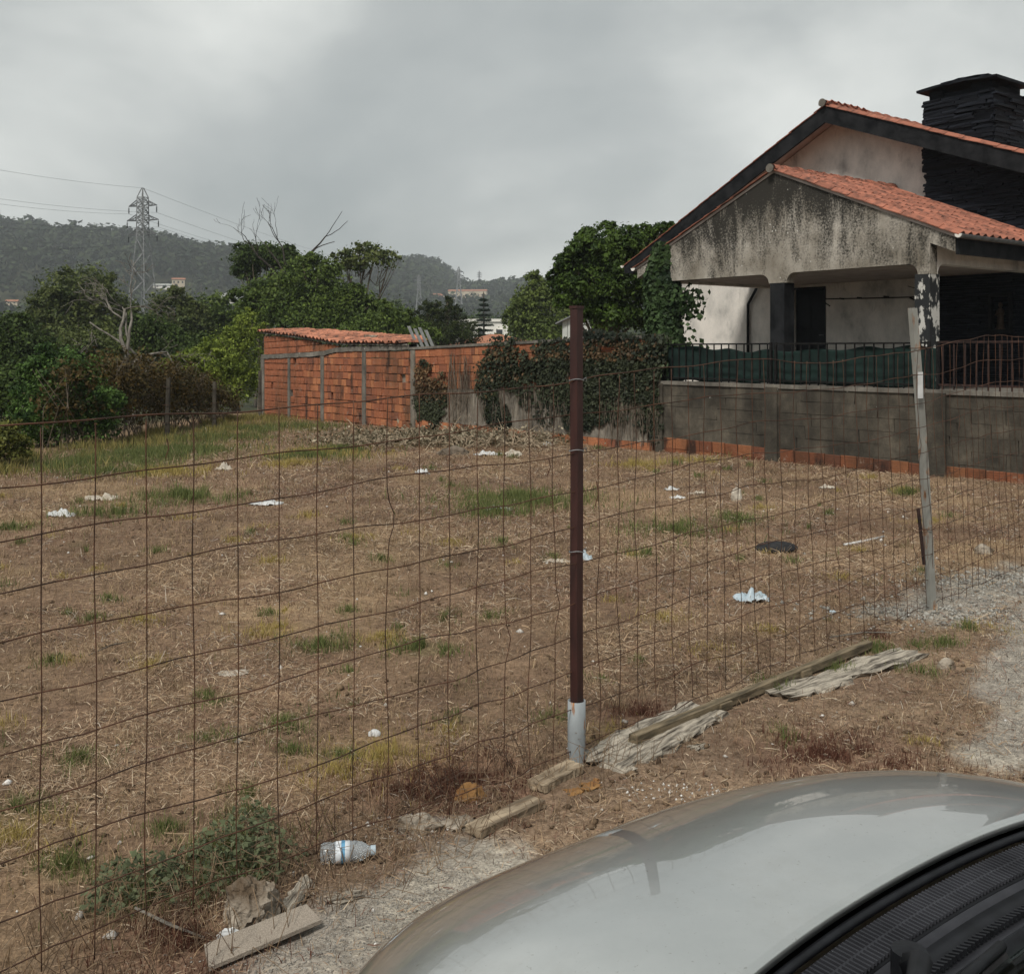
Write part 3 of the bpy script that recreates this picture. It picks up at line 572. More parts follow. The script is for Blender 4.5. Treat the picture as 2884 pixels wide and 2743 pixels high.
# more valley trees that fill the middle distance
fill = [(60, 870, 150, GR_D), (330, 900, 140, GR_O), (430, 905, 160, GR_D), (720, 900, 130, GR_M), (1150, 860, 150, GR_D), (1420, 900, 170, GR_D), (1450, 935, 110, GR_M), (1090, 850, 180, GR_O), (1330, 880, 200, GR_D), (-60, 890, 150, GR_D), (560, 880, 190, GR_D), (1620, 880, 120, GR_M), (160, 890, 170, GR_D), (830, 880, 120, GR_M)]
flab = ['dark rounded tree low on the valley floor above the bushes at the field edge', 'olive tree on the valley floor right behind the pylon base', 'dark distant tree between the pylon and the hill house', 'dim green tree behind the shoulder of the big leafy tree', 'dark far tree below the round airy tree', 'dark hazy tree right of the araucaria', 'mid green tree beside the orange hipped roof', 'hazy olive tree at the foot of the notch hill', 'hazy dark tree below the long cream building', 'dark tree beyond the domed grey-green tree, farthest from the pylon', 'hazy dark tree under the pale gabled roof', 'green tree behind the grey panelled shed', 'hazy dark tree behind the domed grey-green tree', 'green tree hidden behind the big leafy tree']
for (px, top, Y, col), lb in zip(fill, flab):
    b = base_of(px, Y); t = at(px, top, Y).z; h = t-b[2]; s = h*.36
    lob = [(b[0]+random.uniform(-.3, .3)*s, b[1], b[2]+h*.62, s*.9, s*.9, h*.36), (b[0]-s*.6, b[1], b[2]+h*.45, s*.7, s*.7, h*.3), (b[0]+s*.6, b[1]-.3, b[2]+h*.48, s*.7, s*.7, h*.3)]
    tree('valley_tree', lb, b, lob, 3000, .0032*Y+.18, col, .2)
# bushes at the edge of the field
tree('dark_bush', 'big rounded dark green bush at the corner of the field', base_of(180, 21), lobes_px(21, [(180, 1090, 105, 105), (120, 1150, 90, 90), (260, 1160, 80, 85), (190, 1200, 130, 75), (80, 1220, 60, 60)]), 15000, .105, ((.016, .036, .014), (.085, .145, .042)), .06, 'bush', clump=.2)
tree('dark_bush', 'shaded bush behind and beside the big rounded dark one', base_of(40, 25), lobes_px(25, [(20, 1130, 110, 90), (90, 1100, 70, 60), (-60, 1160, 110, 110)]), 9000, .13, GR_D, .06, 'bush')
tree('light_bush', 'low yellowish bush at the near edge of the dark bushes', base_of(10, 16.5), lobes_px(16.5, [(10, 1255, 60, 60), (60, 1270, 35, 40), (-60, 1260, 80, 70)]), 5000, .08, ((.05, .06, .02), (.13, .13, .04)), .04, 'bush')
tree('dark_bush', 'dark rounded bush farther along the field edge, away from the shed', base_of(-330, 21), lobes_px(21, [(-330, 1100, 130, 110), (-420, 1150, 110, 100), (-250, 1170, 110, 90)]), 9000, .12, GR_D, .06, 'bush')
tree('shrubby_tree', 'green tree closing the field edge beyond the farthest dark bush', base_of(-620, 24), lobes_px(24, [(-600, 1020, 170, 150), (-720, 1100, 150, 130)]), 9000, .15, GR_M, .1)
# vine hedge with posts
hp0, hp1 = base_of(330, 20.5), base_of(712, 30.5)
vroot = empty('vine_hedge', hp0, 0, 'hedge of rusty red and olive vines on concrete posts beside the shed', 'hedge')
lob = []
for t in np.linspace(0, 1, 14):
    x = hp0[0]+(hp1[0]-hp0[0])*t; y = hp0[1]+(hp1[1]-hp0[1])*t; z = gz1(x, y); top = np.interp(t, [0, .25, .7, 1], [1.5, 1.75, 1.5, 1.0]); lob.append((x-.95-hp0[0], y-hp0[1], z+top*.55-hp0[2], .5, .75, top*.55))
obj('leaves', leaf_mesh('leaves', lob, 19000, .085, ((.020, .020, .008), (.082, .052, .021)), clump=.22, shell=.3), vroot)['kind'] = 'stuff'
mbv = MB()
for k in range(160):
    l = random.choice(lob); mbv.tube([(l[0]+random.uniform(-.3, .4), l[1]+random.uniform(-.6, .6), l[2]-l[5]*1.1), (l[0]+random.uniform(-.4, .4), l[1]+random.uniform(-.8, .8), l[2]), (l[0]+random.uniform(-.4, .4), l[1]+random.uniform(-.9, .9), l[2]+l[5]*.9)], [.012, .008, .004], 4)
mbv.build('stems', BARK, vroot)['kind'] = 'stuff'
def conc_post(px, pb_, pt, lab, lean=0.0):
    p = gpt(px, pb_); h = at(px, pt, p.y).z-p.z; r = empty('concrete_post', p, 0, lab, 'post', 'concrete hedge posts')
    mb = MB(); s = .042
    V = [(i*s*f+l, j*s*f, z) for z, f, l in ((-.25, 1.05, 0), (h*.5, 1, lean*.5), (h, .9, lean)) for i, j in ((-1, -1), (1, -1), (1, 1), (-1, 1))]
    F = [(3, 2, 1, 0), (8, 9, 10, 11)] + [(k*4+i, k*4+(i+1) % 4, k*4+4+(i+1) % 4, k*4+4+i) for k in (0, 1) for i in range(4)]
    mb.add(V, F).build('shaft', CONC_WALL, r)
    for z in (.25, .55, .85): MB().tube([(-.075, -.06, h*z), (.0, -.075, h*z), (.075, -.06, h*z)], .006, 4).build('wire_tie', WIRE, r)
conc_post(470, 1232, 1065, 'leaning concrete post in the vine hedge, the one farther from the shed', .04)
conc_post(604, 1208, 1075, 'upright concrete post in the vine hedge, the one nearer the shed')
conc_post(732, 1180, 1045, 'concrete post standing right against the corner of the brick shed')
# bare trees
def bare(name, label, base, mat, spec):
    r = empty(name, base, 0, label, 'tree')
    for nm, p, d, l, rad, dep, spr in spec:
        mb = MB(); branch_tree(mb, Vector(p), Vector(d), l, rad, dep, spr, 5, .008, .2, (2, 3)); mb.build(nm, mat, r, smooth=True)
random.seed(21)
b = base_of(365, 30); bare('dead_tree', 'bare silver-grey dead tree with twisting branches in front of the pylon', b, DEADWOOD,
    [('trunk', (0, 0, -.2), (-.05, 0, 1), 2.2, .11, 1, .5), ('limb', (0, 0, 1.9), (-.45, .1, .8), 1.6, .07, 4, .6), ('limb', (0, 0, 1.6), (.5, 0, .5), 1.2, .055, 4, .7), ('limb', (0, 0, 1.3), (-.8, -.2, .35), 1.3, .055, 4, .7), ('limb', (-.1, 0, 1.8), (.15, .1, 1), 1.6, .06, 4, .5), ('limb', (0, 0, 1.2), (.55, -.1, .25), .9, .04, 3, .7)])
b = base_of(790, 56); b = (b[0], b[1], b[2]); bz = at(790, 735, 56).z-b[2]
bare('dead_topped_tree', 'leafless branches sticking up out of the dark treetop', b, DARKBARK,
    [('trunk', (0, 0, -.3), (0, 0, 1), bz, .16, 0, .4), ('limb', (-.35, 0, bz-.6), (-.05, 0, 1), 1.9, .075, 3, .5), ('limb', (.25, 0, bz-.8), (-.45, 0, .9), 1.7, .07, 2, .45), ('limb', (.3, 0, bz-.6), (.05, 0, 1), 1.7, .07, 3, .4), ('limb', (.9, 0, bz-.5), (.75, 0, 1), 2.4, .07, 1, .25)])
# araucaria
def araucaria():
    b = base_of(1362, 105); top = at(1362, 822, 105).z; H = top-b[2]; r = empty('araucaria', b, 0, 'layered araucaria with flat tiers of branches in front of the white building', 'tree')
    MB().tube([(0, 0, -.3), (.05, 0, H*.5), (0, 0, H)], [.22, .14, .04], 7).build('trunk', BARK, r)
    P = []; col = []
    for k in range(21):
        z = H*(.15+.83*k/21); rad = np.interp(k, [0, 5, 20], [2.3, 2.1, .35])
        for j in range(9):
            a = j*2*math.pi/9+k*.3+random.uniform(-.15, .15); mb = None; rr = rad*random.uniform(.8, 1.05)
            n = 55; t = RNG.random(n)**.7; P.append(np.stack([np.cos(a)*t*rr+RNG.normal(size=n)*.09, np.sin(a)*t*rr+RNG.normal(size=n)*.09, z+.25*t*t*rr*.5-t*.12+RNG.normal(size=n)*.05], 1))
    P = np.concatenate(P); n = len(P); c = np.array((.022, .04, .022))*(.6+.8*RNG.random((n, 1))); V, Q, cc = leaf_geo(P, .26*np.ones(n), rand_unit(n)*.6+np.array((0, 0, 1)), c, .5)
    obj('crown', np_mesh('crown', V, Q, LEAF, cc), r)['kind'] = 'stuff'
araucaria()

# ================================================================== brick shed and boundary wall (local x runs along the wall towards the house)
PL = np.array((-8.03, 34.0)); PR = np.array((2.79, 19.7)); WL = float(np.linalg.norm(PR-PL)); WDIR = (PR-PL)/WL; WRZ = math.atan2(WDIR[1], WDIR[0])
WNV = np.array((-WDIR[1], WDIR[0]))
def whit(px, py, t=0.0):
    r = np.array(((px-CXP)/FPX, 1.0)); k = float((PL+WNV*t)@WNV/(r@WNV)); p = k*r; return float((p-PL)@WDIR), HC+k*(HYP-py)/FPX
def wz(w): p = PL+WDIR*w; return gz1(p[0]-WNV[0]*.15, p[1]-WNV[1]*.15)
def jbox(seed, j=0.012):
    rs = random.Random(seed); V = []
    for z in (-.5, .5):
        for x, y in ((-.5, -.5), (.5, -.5), (.5, .5), (-.5, .5)): V.append((x+rs.uniform(-j, j), y+rs.uniform(-j, j)*2, z+rs.uniform(-j, j)))
    return V, [(0,3,2,1),(4,5,6,7),(0,1,5,4),(1,2,6,5),(2,3,7,6),(3,0,4,7)]
def bevel_box(name, mat, seed, bw=0.05):
    V, F = jbox(seed); me = mesh_from(name, V, F, mat); bm = bmesh.new(); bm.from_mesh(me)
    es = [e for e in bm.edges if all(v.co.y < 0 for v in e.verts)]
    bmesh.ops.bevel(bm, geom=es, offset=bw, segments=1, affect='EDGES'); bm.to_mesh(me); bm.free(); return me
BRK = [bevel_box('brick', BRICK, s, .035) for s in range(5)]; FBRK = [bevel_box('brick', FOOTBRICK, s+20, .035) for s in range(4)]; BLK = [bevel_box('block', CONC_WALL, s+50, .006) for s in range(4)]
def brick_obj(parent, x, z, w, h, y=-.0, d=.09, mesh=None, name='brick'):
    o = obj(name, mesh or random.choice(BRK), parent, (x, y+random.uniform(-.006, .006), z)); o.scale = (w, d, h); o.rotation_euler = (0, random.uniform(-.012, .012), 0); return o
random.seed(5)
shed = empty('brick_shed', (PL[0], PL[1], 0), WRZ, 'orange hollow-brick shed with concrete posts and low tiled roof', 'shed')
sw = [0.0, 1.93, 4.18, 6.67, 9.15]
def beam_z(w): return float(np.interp(w, [0, 1.93, 4.18, 5.2, 6.67, 9.15], [1.42, 1.47, 1.54, 1.66, 1.68, 1.72]))
def gab_z(w): return float(np.interp(w, [0, 2, 4, 5.3, 6], [2.17, 2.05, 1.9, 1.76, 1.70]))
MB().box(.02, 9.12, .04, .16, -.9, 1.36).build('core_wall', PLASTER_PALE, shed)
MB().prism([(.02, 1.2), (6.0, 1.55), (5.3, 1.70), (4, 1.82), (2, 1.98), (.02, 2.10)], .045, .155).build('gable_core', PLASTER_PALE, shed)
spec = []
for b0, b1 in zip(sw[:-1], sw[1:]):
    row = 0; z = -.78
    while z < beam_z(b0)+.1:
        x = b0+.09; h = .192
        while x < b1-.09:
            w = random.choice((.295, .28, .2, .145, .25, .17)); w = min(w, b1-.085-x)
            top = beam_z(x)-.06; hh = min(h, top-z)
            if w > .05 and hh > .05 and random.random() > .012: spec.append((x+w/2, z+hh/2+random.uniform(-.006, .006), w-random.uniform(.004, .02), hh-random.uniform(.004, .02)))
            x += w
        z += .2; row += 1
for w0 in np.arange(.06, 5.2, .3):
    z = beam_z(w0)+.07
    while z < gab_z(w0)-.05:
        hh = min(.19, gab_z(w0+.15)-.03-z); zl = .0
        if hh > .06: spec.append((w0+.15, z+hh/2, .288, hh-.012))
        z += .2
spec = [s for s in spec if s[1]+s[3]/2 > wz(s[0])-.1]
spec.sort(key=lambda s: -s[0]-abs(s[3])*2)
for s in spec[:300]: brick_obj(shed, *s)
mb = MB()
for s in spec[300:]:
    V, F = jbox(random.randint(0, 9)); mb.add([(v[0]*s[2]+s[0], v[1]*.09, v[2]*s[3]+s[1]) for v in V], F)
o = mb.build('far_bricks', BRICK, shed); o['kind'] = 'stuff'
for i, w in enumerate(sw):
    zt = beam_z(w); wd = .075 if i in (1,) else .10
    if i == 0: MB().box(-.16, .08, -.07, .2, -.95, 1.42).build('corner_post', CONC, shed)
    elif i < 4: MB().box(w-wd, w+wd, -.065, .1, -.95, zt-.03).build('pillar', CONC, shed)
mb = MB(); xs = np.linspace(-.1, 9.05, 40); zc_ = [beam_z(x)+random.uniform(-.012, .012) for x in xs]
for x0, x1, a, c in zip(xs[:-1], xs[1:], zc_[:-1], zc_[1:]):
    y0 = -.075
    V = [(x0, y0, a-.07), (x1, y0, c-.07), (x1, .17, c-.07), (x0, .17, a-.07), (x0, y0, a+.06), (x1, y0, c+.06), (x1, .17, c+.06), (x0, .17, a+.06)]
    mb.add(V, [(0, 1, 5, 4), (3, 7, 6, 2), (4, 5, 6, 7), (0, 3, 2, 1)])
mb.build('tie_beam', CONC, shed)
# roof: single pitch falling towards the field, loose old tiles
def roofz(w, t): a = float(np.interp(w, [0, 2, 4, 5.3, 9], [2.22, 2.10, 1.95, 1.83, 1.80])); b_ = float(np.interp(w, [0, 9], [2.31, 1.90])); return a+(b_-a)*(t+.15)/1.7
V = []; F = []; xs = np.linspace(-.1, 9.0, 12)
for x in xs: x2 = -.1+(x+.1)*.70; V += [(x, -.1, roofz(x, -.1)-.05), (x2, 1.6, roofz(x2, 1.6)-.05), (x, -.1, roofz(x, -.1)-.02), (x2, 1.6, roofz(x2, 1.6)-.02)]
for i in range(11): a = i*4; F += [(a, a+4, a+5, a+1), (a+2, a+3, a+7, a+6), (a, a+2, a+6, a+4), (a+1, a+5, a+7, a+3)]
F += [(0, 1, 3, 2), (44, 46, 47, 45)]
rf = MB().add(V, F).build('roof', DEADWOOD, shed)
for w in (5.9, 6.9, 7.9): MB().box(w-.05, w+.05, -.06, .1, 1.66, roofz(w, 0)-.04).build('roof_block', CONC, shed)
def tile_mesh(name, mat, L=.45, W=.23, amp=.042, n=8):
    V = []; F = []; m = n+1
    for th in (0, -.014):
        for j, y in enumerate((0, L)):
            for i in range(m):
                u = i/n; x = (u-.5)*W*1.12; z = amp*(math.cos((u-.42)*2*math.pi)*.5+.5)**1.2; V.append((x*(1-.06*j), y, z+th+.012*(1-j)))
    o2 = 2*m
    for i in range(n): F += [(i, i+1, m+i+1, m+i), (o2+i, o2+m+i, o2+m+i+1, o2+i+1), (i, o2+i, o2+i+1, i+1), (m+i, m+i+1, o2+m+i+1, o2+m+i)]
    F += [(0, m, o2+m, o2), (n, o2+n, o2+m+n, m+n)]
    return mesh_from(name, V, F, mat, smooth=False)
TM_OLD = tile_mesh('tile', TILE_OLD, .46, .23, .065); TM = tile_mesh('tile', TILE, .44, .235, .062)
for c in range(40):
    w = -.02+c*.228
    for r_ in range(4):
        t = -.17+r_*.4; z = roofz(w, t)+.005; sl = math.atan2(roofz(w, t+.4)-roofz(w, t), .4)
        if random.random() < .05 or w > 9.05-1.6*max(0, t): continue
        o = obj('tile', TM_OLD, rf, (w+random.uniform(-.02, .02), t+random.uniform(-.03, .03), z+random.uniform(0, .02)))
        o.rotation_euler = (sl+random.uniform(-.03, .03), random.uniform(-.06, .06)+math.atan2(.42, 9)*.6, random.uniform(-.07, .07))
for k, (px, py) in enumerate(((1034, 949), (1053, 950))):
    w, z = whit(px, py, .7); q = PL+WDIR*w+WNV*.7
    V, F = jbox(90+k, .12); o = MB().add([(v[0]*.17, v[1]*.15, v[2]*.1) for v in V], F).build('stone', STONE)
    o.location = (q[0], q[1], roofz(w, .7)+.075); o.rotation_euler = (0, 0, .5*k)
    tag(o, ['squarish white stone weighing down the shed roof tiles', 'rounded pale stone on the shed roof next to the squarish one'][k], 'stone')
# leaning grey sheets behind the wall
for k in range(4):
    w, z = whit(1170+k*9, 978, .35); q = PL+WDIR*w+WNV*(.35+k*.06); top = .44-.05*(k % 2)-.02*k
    mb = MB(); n = 7; V = []
    for j, zz_ in enumerate((-1.9, top)):
        for i in range(n): V.append(((i/(n-1)-.5)*.13-zz_*.8, .02*math.sin(i*math.pi/1.5), zz_)); 
    for j in range(2):
        for i in range(n): v = V[j*n+i]; V.append((v[0], v[1]+.02, v[2]))
    F = [(i, i+1, n+i+1, n+i) for i in range(n-1)] + [(2*n+i, 3*n+i, 3*n+i+1, 2*n+i+1) for i in range(n-1)] + [(n+i, n+i+1, 3*n+i+1, 3*n+i) for i in range(n-1)] + [(0, n, 3*n, 2*n), (n-1, 3*n-1, 4*n-1, 2*n-1)]
    o = mb.add(V, F).build('cement_sheet', DARKSHEET); o.location = (q[0], q[1], 1.80+.03); o.rotation_euler = (0, 0, WRZ)
    tag(o, ['leaning grey corrugated sheet touching the end tiles of the shed roof', 'second leaning grey sheet counted from the shed roof tiles', 'third leaning grey sheet counted from the shed roof tiles', 'leaning grey sheet farthest from the shed roof tiles'][k], 'sheet', 'leaning grey sheets')
# ---- brick and render boundary wall
bw = empty('boundary_wall', (PL[0], PL[1], 0), WRZ, 'boundary wall of orange brick over pale render, draped with ivy', 'wall')
def top_z(w): return float(np.interp(w, [9.15, 12.3, 15, 18], [1.71, 1.80, 1.87, 1.93]))
x0, x1 = 9.17, 17.6
MB().prism([(x0, -.8), (x1, -.8), (x1, top_z(x1)-.06), (15, top_z(15)-.06), (12.3, top_z(12.3)-.06), (x0, top_z(x0)-.06)], .05, .18).build('core_wall', PLASTER_PALE, bw)
MB().box(x0+.12, x1, -.03, .045, -.12, .93).build('render_panel', PLASTER_PALE, bw)
for w in (x0+.02, 14.6): MB().box(w-.1, w+.1, -.06, .06, -.8, top_z(w)-.05).build('pilaster', PLASTER_PALE, bw)
mb = MB(); xs = np.linspace(x0-.15, x1, 16)
for a, c in zip(xs[:-1], xs[1:]):
    za_, zb_ = top_z(a), top_z(c); V = [(a, -.075, za_-.06), (c, -.075, zb_-.06), (c, .21, zb_-.06), (a, .21, za_-.06), (a, -.075, za_), (c, -.075, zb_), (c, .21, zb_), (a, .21, za_)]
    mb.add(V, [(0, 1, 5, 4), (3, 7, 6, 2), (4, 5, 6, 7), (0, 3, 2, 1)])
mb.build('coping', CONC, bw)
for r_ in range(5):
    x = x0+.13
    while x < x1-.05:
        w = random.choice((.295, .295, .2, .15)); zt = top_z(x)-.065-r_*.2
        if not (14.48 < x+w/2 < 14.72): brick_obj(bw, x+w/2, zt-.097, w-.012, .184)
        x += w
x = x0+.14
while x < x1-.05: w = .3; brick_obj(bw, x+w/2, -.22, w-.012, .19, y=.0); x += w

# ================================================================== concrete wall in front of the house (house frame)
HA = (3.40, 21.9); HRZ = math.atan2(-.7896, .6136); HD = np.array((.6136, -.7896)); HN = np.array((.7896, .6136))
def hloc(s, t, z=0): return (HA[0]+HD[0]*s+HN[0]*t, HA[1]+HD[1]*s+HN[1]*t, z)
cw = empty('concrete_wall', hloc(0, -1.83), HRZ, 'stained grey concrete block wall with an exposed brick footing', 'wall')
MB().box(1.25, 12, .06, .2, -.9, 1.0).build('core_wall', CONC_WALL, cw)
for r_ in range(6):
    z1 = 1.0-r_*.2; x = 1.3-random.uniform(0, .9)
    while x < 11.9:
        bl = .5 if x > 6.7 else random.choice((1.0, 1.5)); a, b_ = max(x, 1.3), min(x+bl, 11.9)
        if b_-a > .08: brick_obj(cw, (a+b_)/2, z1-.1, b_-a-(.008 if x > 6.7 else .002), .1965, y=.02, d=.09, mesh=random.choice(BLK), name='block')
        x += bl
for w, wd in ((1.38, .09), (3.98, .13), (6.94, .16), (9.9, .13)): MB().box(w-wd, w+wd, -.075, .06, -.9, 1.02).build('pilaster', CONC_WALL, cw)
MB().box(1.22, 12, -.05, .24, 1.0, 1.065).build('coping', CONC, cw)
x = 1.5
while x < 11.5:
    zt = float(np.interp(x, [1.5, 8.2], [.03, -.03]))
    if min(abs(x+.14-w) for w in (3.98, 6.94, 9.9)) > .2: brick_obj(cw, x+.145, zt-.105-random.uniform(0, .012), .283-random.uniform(0, .014), .19, y=-.01, d=.1, mesh=random.choice(FBRK))
    if min(abs(x+.14-w) for w in (3.98, 6.94, 9.9)) > .2: brick_obj(cw, x+.145, zt-.305, .283, .19, y=-.01, d=.1, mesh=random.choice(FBRK))
    x += .295
# railing
rl = empty('railing', hloc(0, -1.75, 0), HRZ, 'black iron railing on top of the concrete wall', 'railing')
for a, b_ in ((1.35, 3.86), (3.98, 6.75)):
    MB().box(a, b_, -.018, .018, 1.735, 1.762).build('top_rail', IRON, rl); MB().box(a, b_, -.015, .015, 1.115, 1.14).build('bottom_rail', IRON, rl)
MB().box(6.9, 11.8, -.018, .018, 1.745, 1.775).build('top_rail', RUSTIRON, rl); MB().box(6.9, 11.8, -.015, .015, 1.12, 1.15).build('bottom_rail', RUSTIRON, rl)
barm = MB().box(-.009, .009, -.009, .009, 1.06, 1.74).V; barmesh = mesh_from('bar', barm, MB().box(0, 1, 0, 1, 0, 1).F, IRON)
barmesh2 = mesh_from('bar', barm, MB().box(0, 1, 0, 1, 0, 1).F, RUSTIRON)
for x in np.arange(1.42, 6.74, .17): obj('bar', barmesh, rl, (float(x), 0, 0))
for x in np.arange(6.98, 11.7, .17): obj('bar', barmesh2, rl, (float(x), 0, 0))
for x in (1.36, 3.87, 3.97, 6.76, 6.9): MB().box(x-.02, x+.02, -.02, .02, 1.06, 1.77).build('post', IRON, rl)
# shade cloth
def cloth():
    nx, nz = 140, 14; V = []
    for i in range(nx+1):
        s = 1.45+(6.85-1.45)*i/nx; top = np.interp(s, [1.45, 2.2, 3.1, 4.2, 5.2, 6.2, 6.85], [1.71, 1.70, 1.63, 1.635, 1.66, 1.70, 1.69])+.008*math.sin(s*9)
        for j in range(nz+1):
            f = j/nz; z = 1.075+.02*math.sin(s*7)+(top-1.075)*f; V.append((s, .045+.012*math.sin(s*5.3+f*3)+.018*math.sin(f*22+s*1.7)*(1-f)*.9+.008*math.sin(s*19+f*5), z))
    F = [(i*(nz+1)+j, (i+1)*(nz+1)+j, (i+1)*(nz+1)+j+1, i*(nz+1)+j+1) for i in range(nx) for j in range(nz)]
    me = mesh_from('shade_cloth', V, F, CLOTH, smooth=True); o = obj('shade_cloth', me, None, hloc(0, -1.75)); o.rotation_euler = (0, 0, HRZ)
    o.modifiers.new('thickness', 'SOLIDIFY').thickness = .004
    tag(o, 'dark green shade cloth stretched behind the black railing', 'cloth')
cloth()

# ================================================================== the house (local x along the gable, y into the house)
random.seed(11)
house = empty('house', hloc(0, 0), HRZ, 'house with weathered veranda gable, terracotta roofs and black slate chimney', 'house')
RS, RZ_ = 1.35, 7.0
def mainz(s): return RZ_-.496*(RS-s) if s < RS else RZ_-.387*(s-RS)
MB().box(-.6, 9, -1.55, 3.99, -.5, .95).build('veranda_floor', CONC, house)
SE = 9.0
def wallpart(a, b_, z0=None):
    pts = [(a, -.6 if z0 is None else z0), (b_, -.6 if z0 is None else z0), (b_, mainz(b_)-.16)]
    if a < RS < b_: pts.append((RS, mainz(RS)-.16))
    pts.append((a, mainz(a)-.16)); return pts
MB().prism(wallpart(-4.35, -.02), 4, 4.28).build('wall', WHITEWALL, house)
MB().prism(wallpart(.84, SE), 4, 4.28).build('wall', WHITEWALL, house)
MB().prism(wallpart(-.02, .84, 3.04), 4, 4.28).build('wall', WHITEWALL, house)
MB().box(-4.35, -4.1, 4.28, 12, -.6, 4.0).build('side_wall', WHITEWALL, house)
# door
dr = MB().box(-.02, .84, 4.10, 4.15, .95, 3.04).build('door', DARKDOOR, house)
for a, b_, c, d_ in ((.06, .40, 2.15, 2.9), (.44, .77, 2.15, 2.9), (.06, .40, 1.1, 2.0), (.44, .77, 1.1, 2.0)): MB().box(a, b_, 4.085, 4.102, c, d_).build('door_panel', DARKDOOR, dr)
MB().tube([(.75, 4.08, 1.98), (.75, 4.04, 1.98), (.66, 4.04, 1.98)], .011, 8).build('handle', GALV, dr)
for a, b_, c, d_ in ((-.05, -.02, .95, 3.07), (.84, .87, .95, 3.07), (-.05, .87, 3.04, 3.08)): MB().box(a, b_, 3.985, 4.12, c, d_).build('door_frame', DARKDOOR, house)
# front gable of the veranda with its arched openings
def arc(cx, cz, rx, rz, a0, a1, n=7): return [(cx+rx*math.cos(R(a)), cz+rz*math.sin(R(a))) for a in np.linspace(a0, a1, n)]
g = [(-1.1, 3.42), (2.56, 5.02), (6.19, 3.49), (6.19, 3.24), (5.75, 3.42), (5.75, 2.91), (5.53, 2.91)]
g += arc(5.35, 2.91, .18, .18, 0, 90)[1:] + arc(3.03, 2.91, .18, .18, 90, 180)[:-1] + [(2.85, 2.91), (2.44, 2.91)] + arc(2.24, 2.91, .2, .18, 0, 90)[1:]
g += [(-.22, 3.09), (-.42, 2.91), (-.64, 2.91), (-.64, 3.42), (-1.1, 3.20)]
MB().prism(g, 0, .22).build('veranda_gable', PLASTER_OLD, house)
sb = [(.22, 2.91), (.22, 3.5), (4, 3.5), (4, 3.09)] + arc(.44, 2.91, .2, .18, 90, 180)
MB().prism(sb, 5.53, 5.748, 'x').build('side_beam', WHITEWALL, house); MB().prism(sb, -.638, -.42, 'x').build('side_beam', WHITEWALL, house)
MB().box(-.42, 5.53, .22, 3.99, 3.14, 3.2).build('ceiling', SOFFIT, house)
MB().box(2.47, 2.80, .0, .3, .95, 2.912).build('column', BLACKPAINT, house)
MB().box(5.47, 5.745, .003, .3, .95, 2.912).build('column', PEEL, house)
MB().box(-.64, -.38, .003, .3, .95, 2.912).build('column', WHITEWALL, house)
# veranda roof
def vz(s): return 5.10-.44*(2.56-s) if s < 2.56 else 5.10-.42*(s-2.56)
def slab(a, b_, t0, t1, zf, th=.05):
    return MB().prism([(a, zf(a)), (b_, zf(b_)), (b_, zf(b_)-th), (a, zf(a)-th)], t0, t1)
vr = slab(2.56, 6.24, -.02, 4, lambda s: vz(s)-.045).build('veranda_roof', SOFFIT, house); vl = slab(-1.14, 2.56, -.02, 4, lambda s: vz(s)-.045).build('veranda_roof', SOFFIT, house)
def lay(roof, mesh, s_top, s_bot, zf, t0, ncol, nobj, pitch=.235, step=.375, right=True):
    """courses of tiles running down the slope; local tile y axis points up the slope"""
    L = abs(s_bot-s_top); sl = math.atan2(abs(zf(s_top)-zf(s_bot)), L); nr = int(L/math.cos(sl)/step)+1; k = 0; mb = MB()
    for c in range(ncol):
        for r_ in range(nr):
            d_ = r_*step*math.cos(sl)
            if d_ > L-.1: continue
            s = (s_bot+.05-d_) if right else (s_bot-.05+d_); t = t0+pitch*(c+.5); z = zf(s)-.03
            M = Matrix.Translation((s, t, z)) @ Matrix.Rotation(R(90) if right else R(-90), 4, 'Z') @ Matrix.Rotation(sl+random.uniform(-.015, .02), 4, 'X') @ Matrix.Rotation(random.uniform(-.03, .03), 4, 'Y')
            if k < nobj: o = obj('tile', mesh, roof); o.matrix_local = M
            else: mb.add([M @ v.co for v in mesh.vertices], [tuple(p.vertices) for p in mesh.polygons])
            k += 1
    if mb.V: mb.build('far_tiles', TILE, roof)['kind'] = 'stuff'
lay(vr, TM, 2.62, 6.24, vz, -.06, 17, 185)
lay(vl, TM, 2.5, -1.14, vz, -.06, 17, 20, right=False)
def ridge_tiles(parent, s, z, t0, t1, mat, step=.4, rad=.12):
    V = []; F = []; n = 8
    for y, rr in ((0, 1.0), (step*.85, .92), (step*.85, 1.12), (step*1.12, 1.1)):
        for i in range(n+1): a = math.pi*i/n; V.append((math.cos(a)*rad*rr, y, math.sin(a)*rad*.9*rr))
    m = n+1; F = [(j*m+i, j*m+i+1, (j+1)*m+i+1, (j+1)*m+i) for j in range(3) for i in range(n)]
    me = mesh_from('ridge_tile', V, F, mat, smooth=False)
    t = t0
    while t < t1: o = obj('ridge_tile', me, parent, (s, t, z+random.uniform(-.008, .008))); o.rotation_euler = (random.uniform(-.02, .02), random.uniform(-.05, .05), random.uniform(-.03, .03)); t += step
ridge_tiles(house, 2.56, 5.06, -.1, 3.9, TILE)
MB().lathe([(.0, -.02), (.075, -.02), (.085, .02), (.0, .02)], 14).build('ridge_end', CONC, house).matrix_local = Matrix.Translation((2.56, -.115, 5.08)) @ Matrix.Rotation(R(90), 4, 'X')
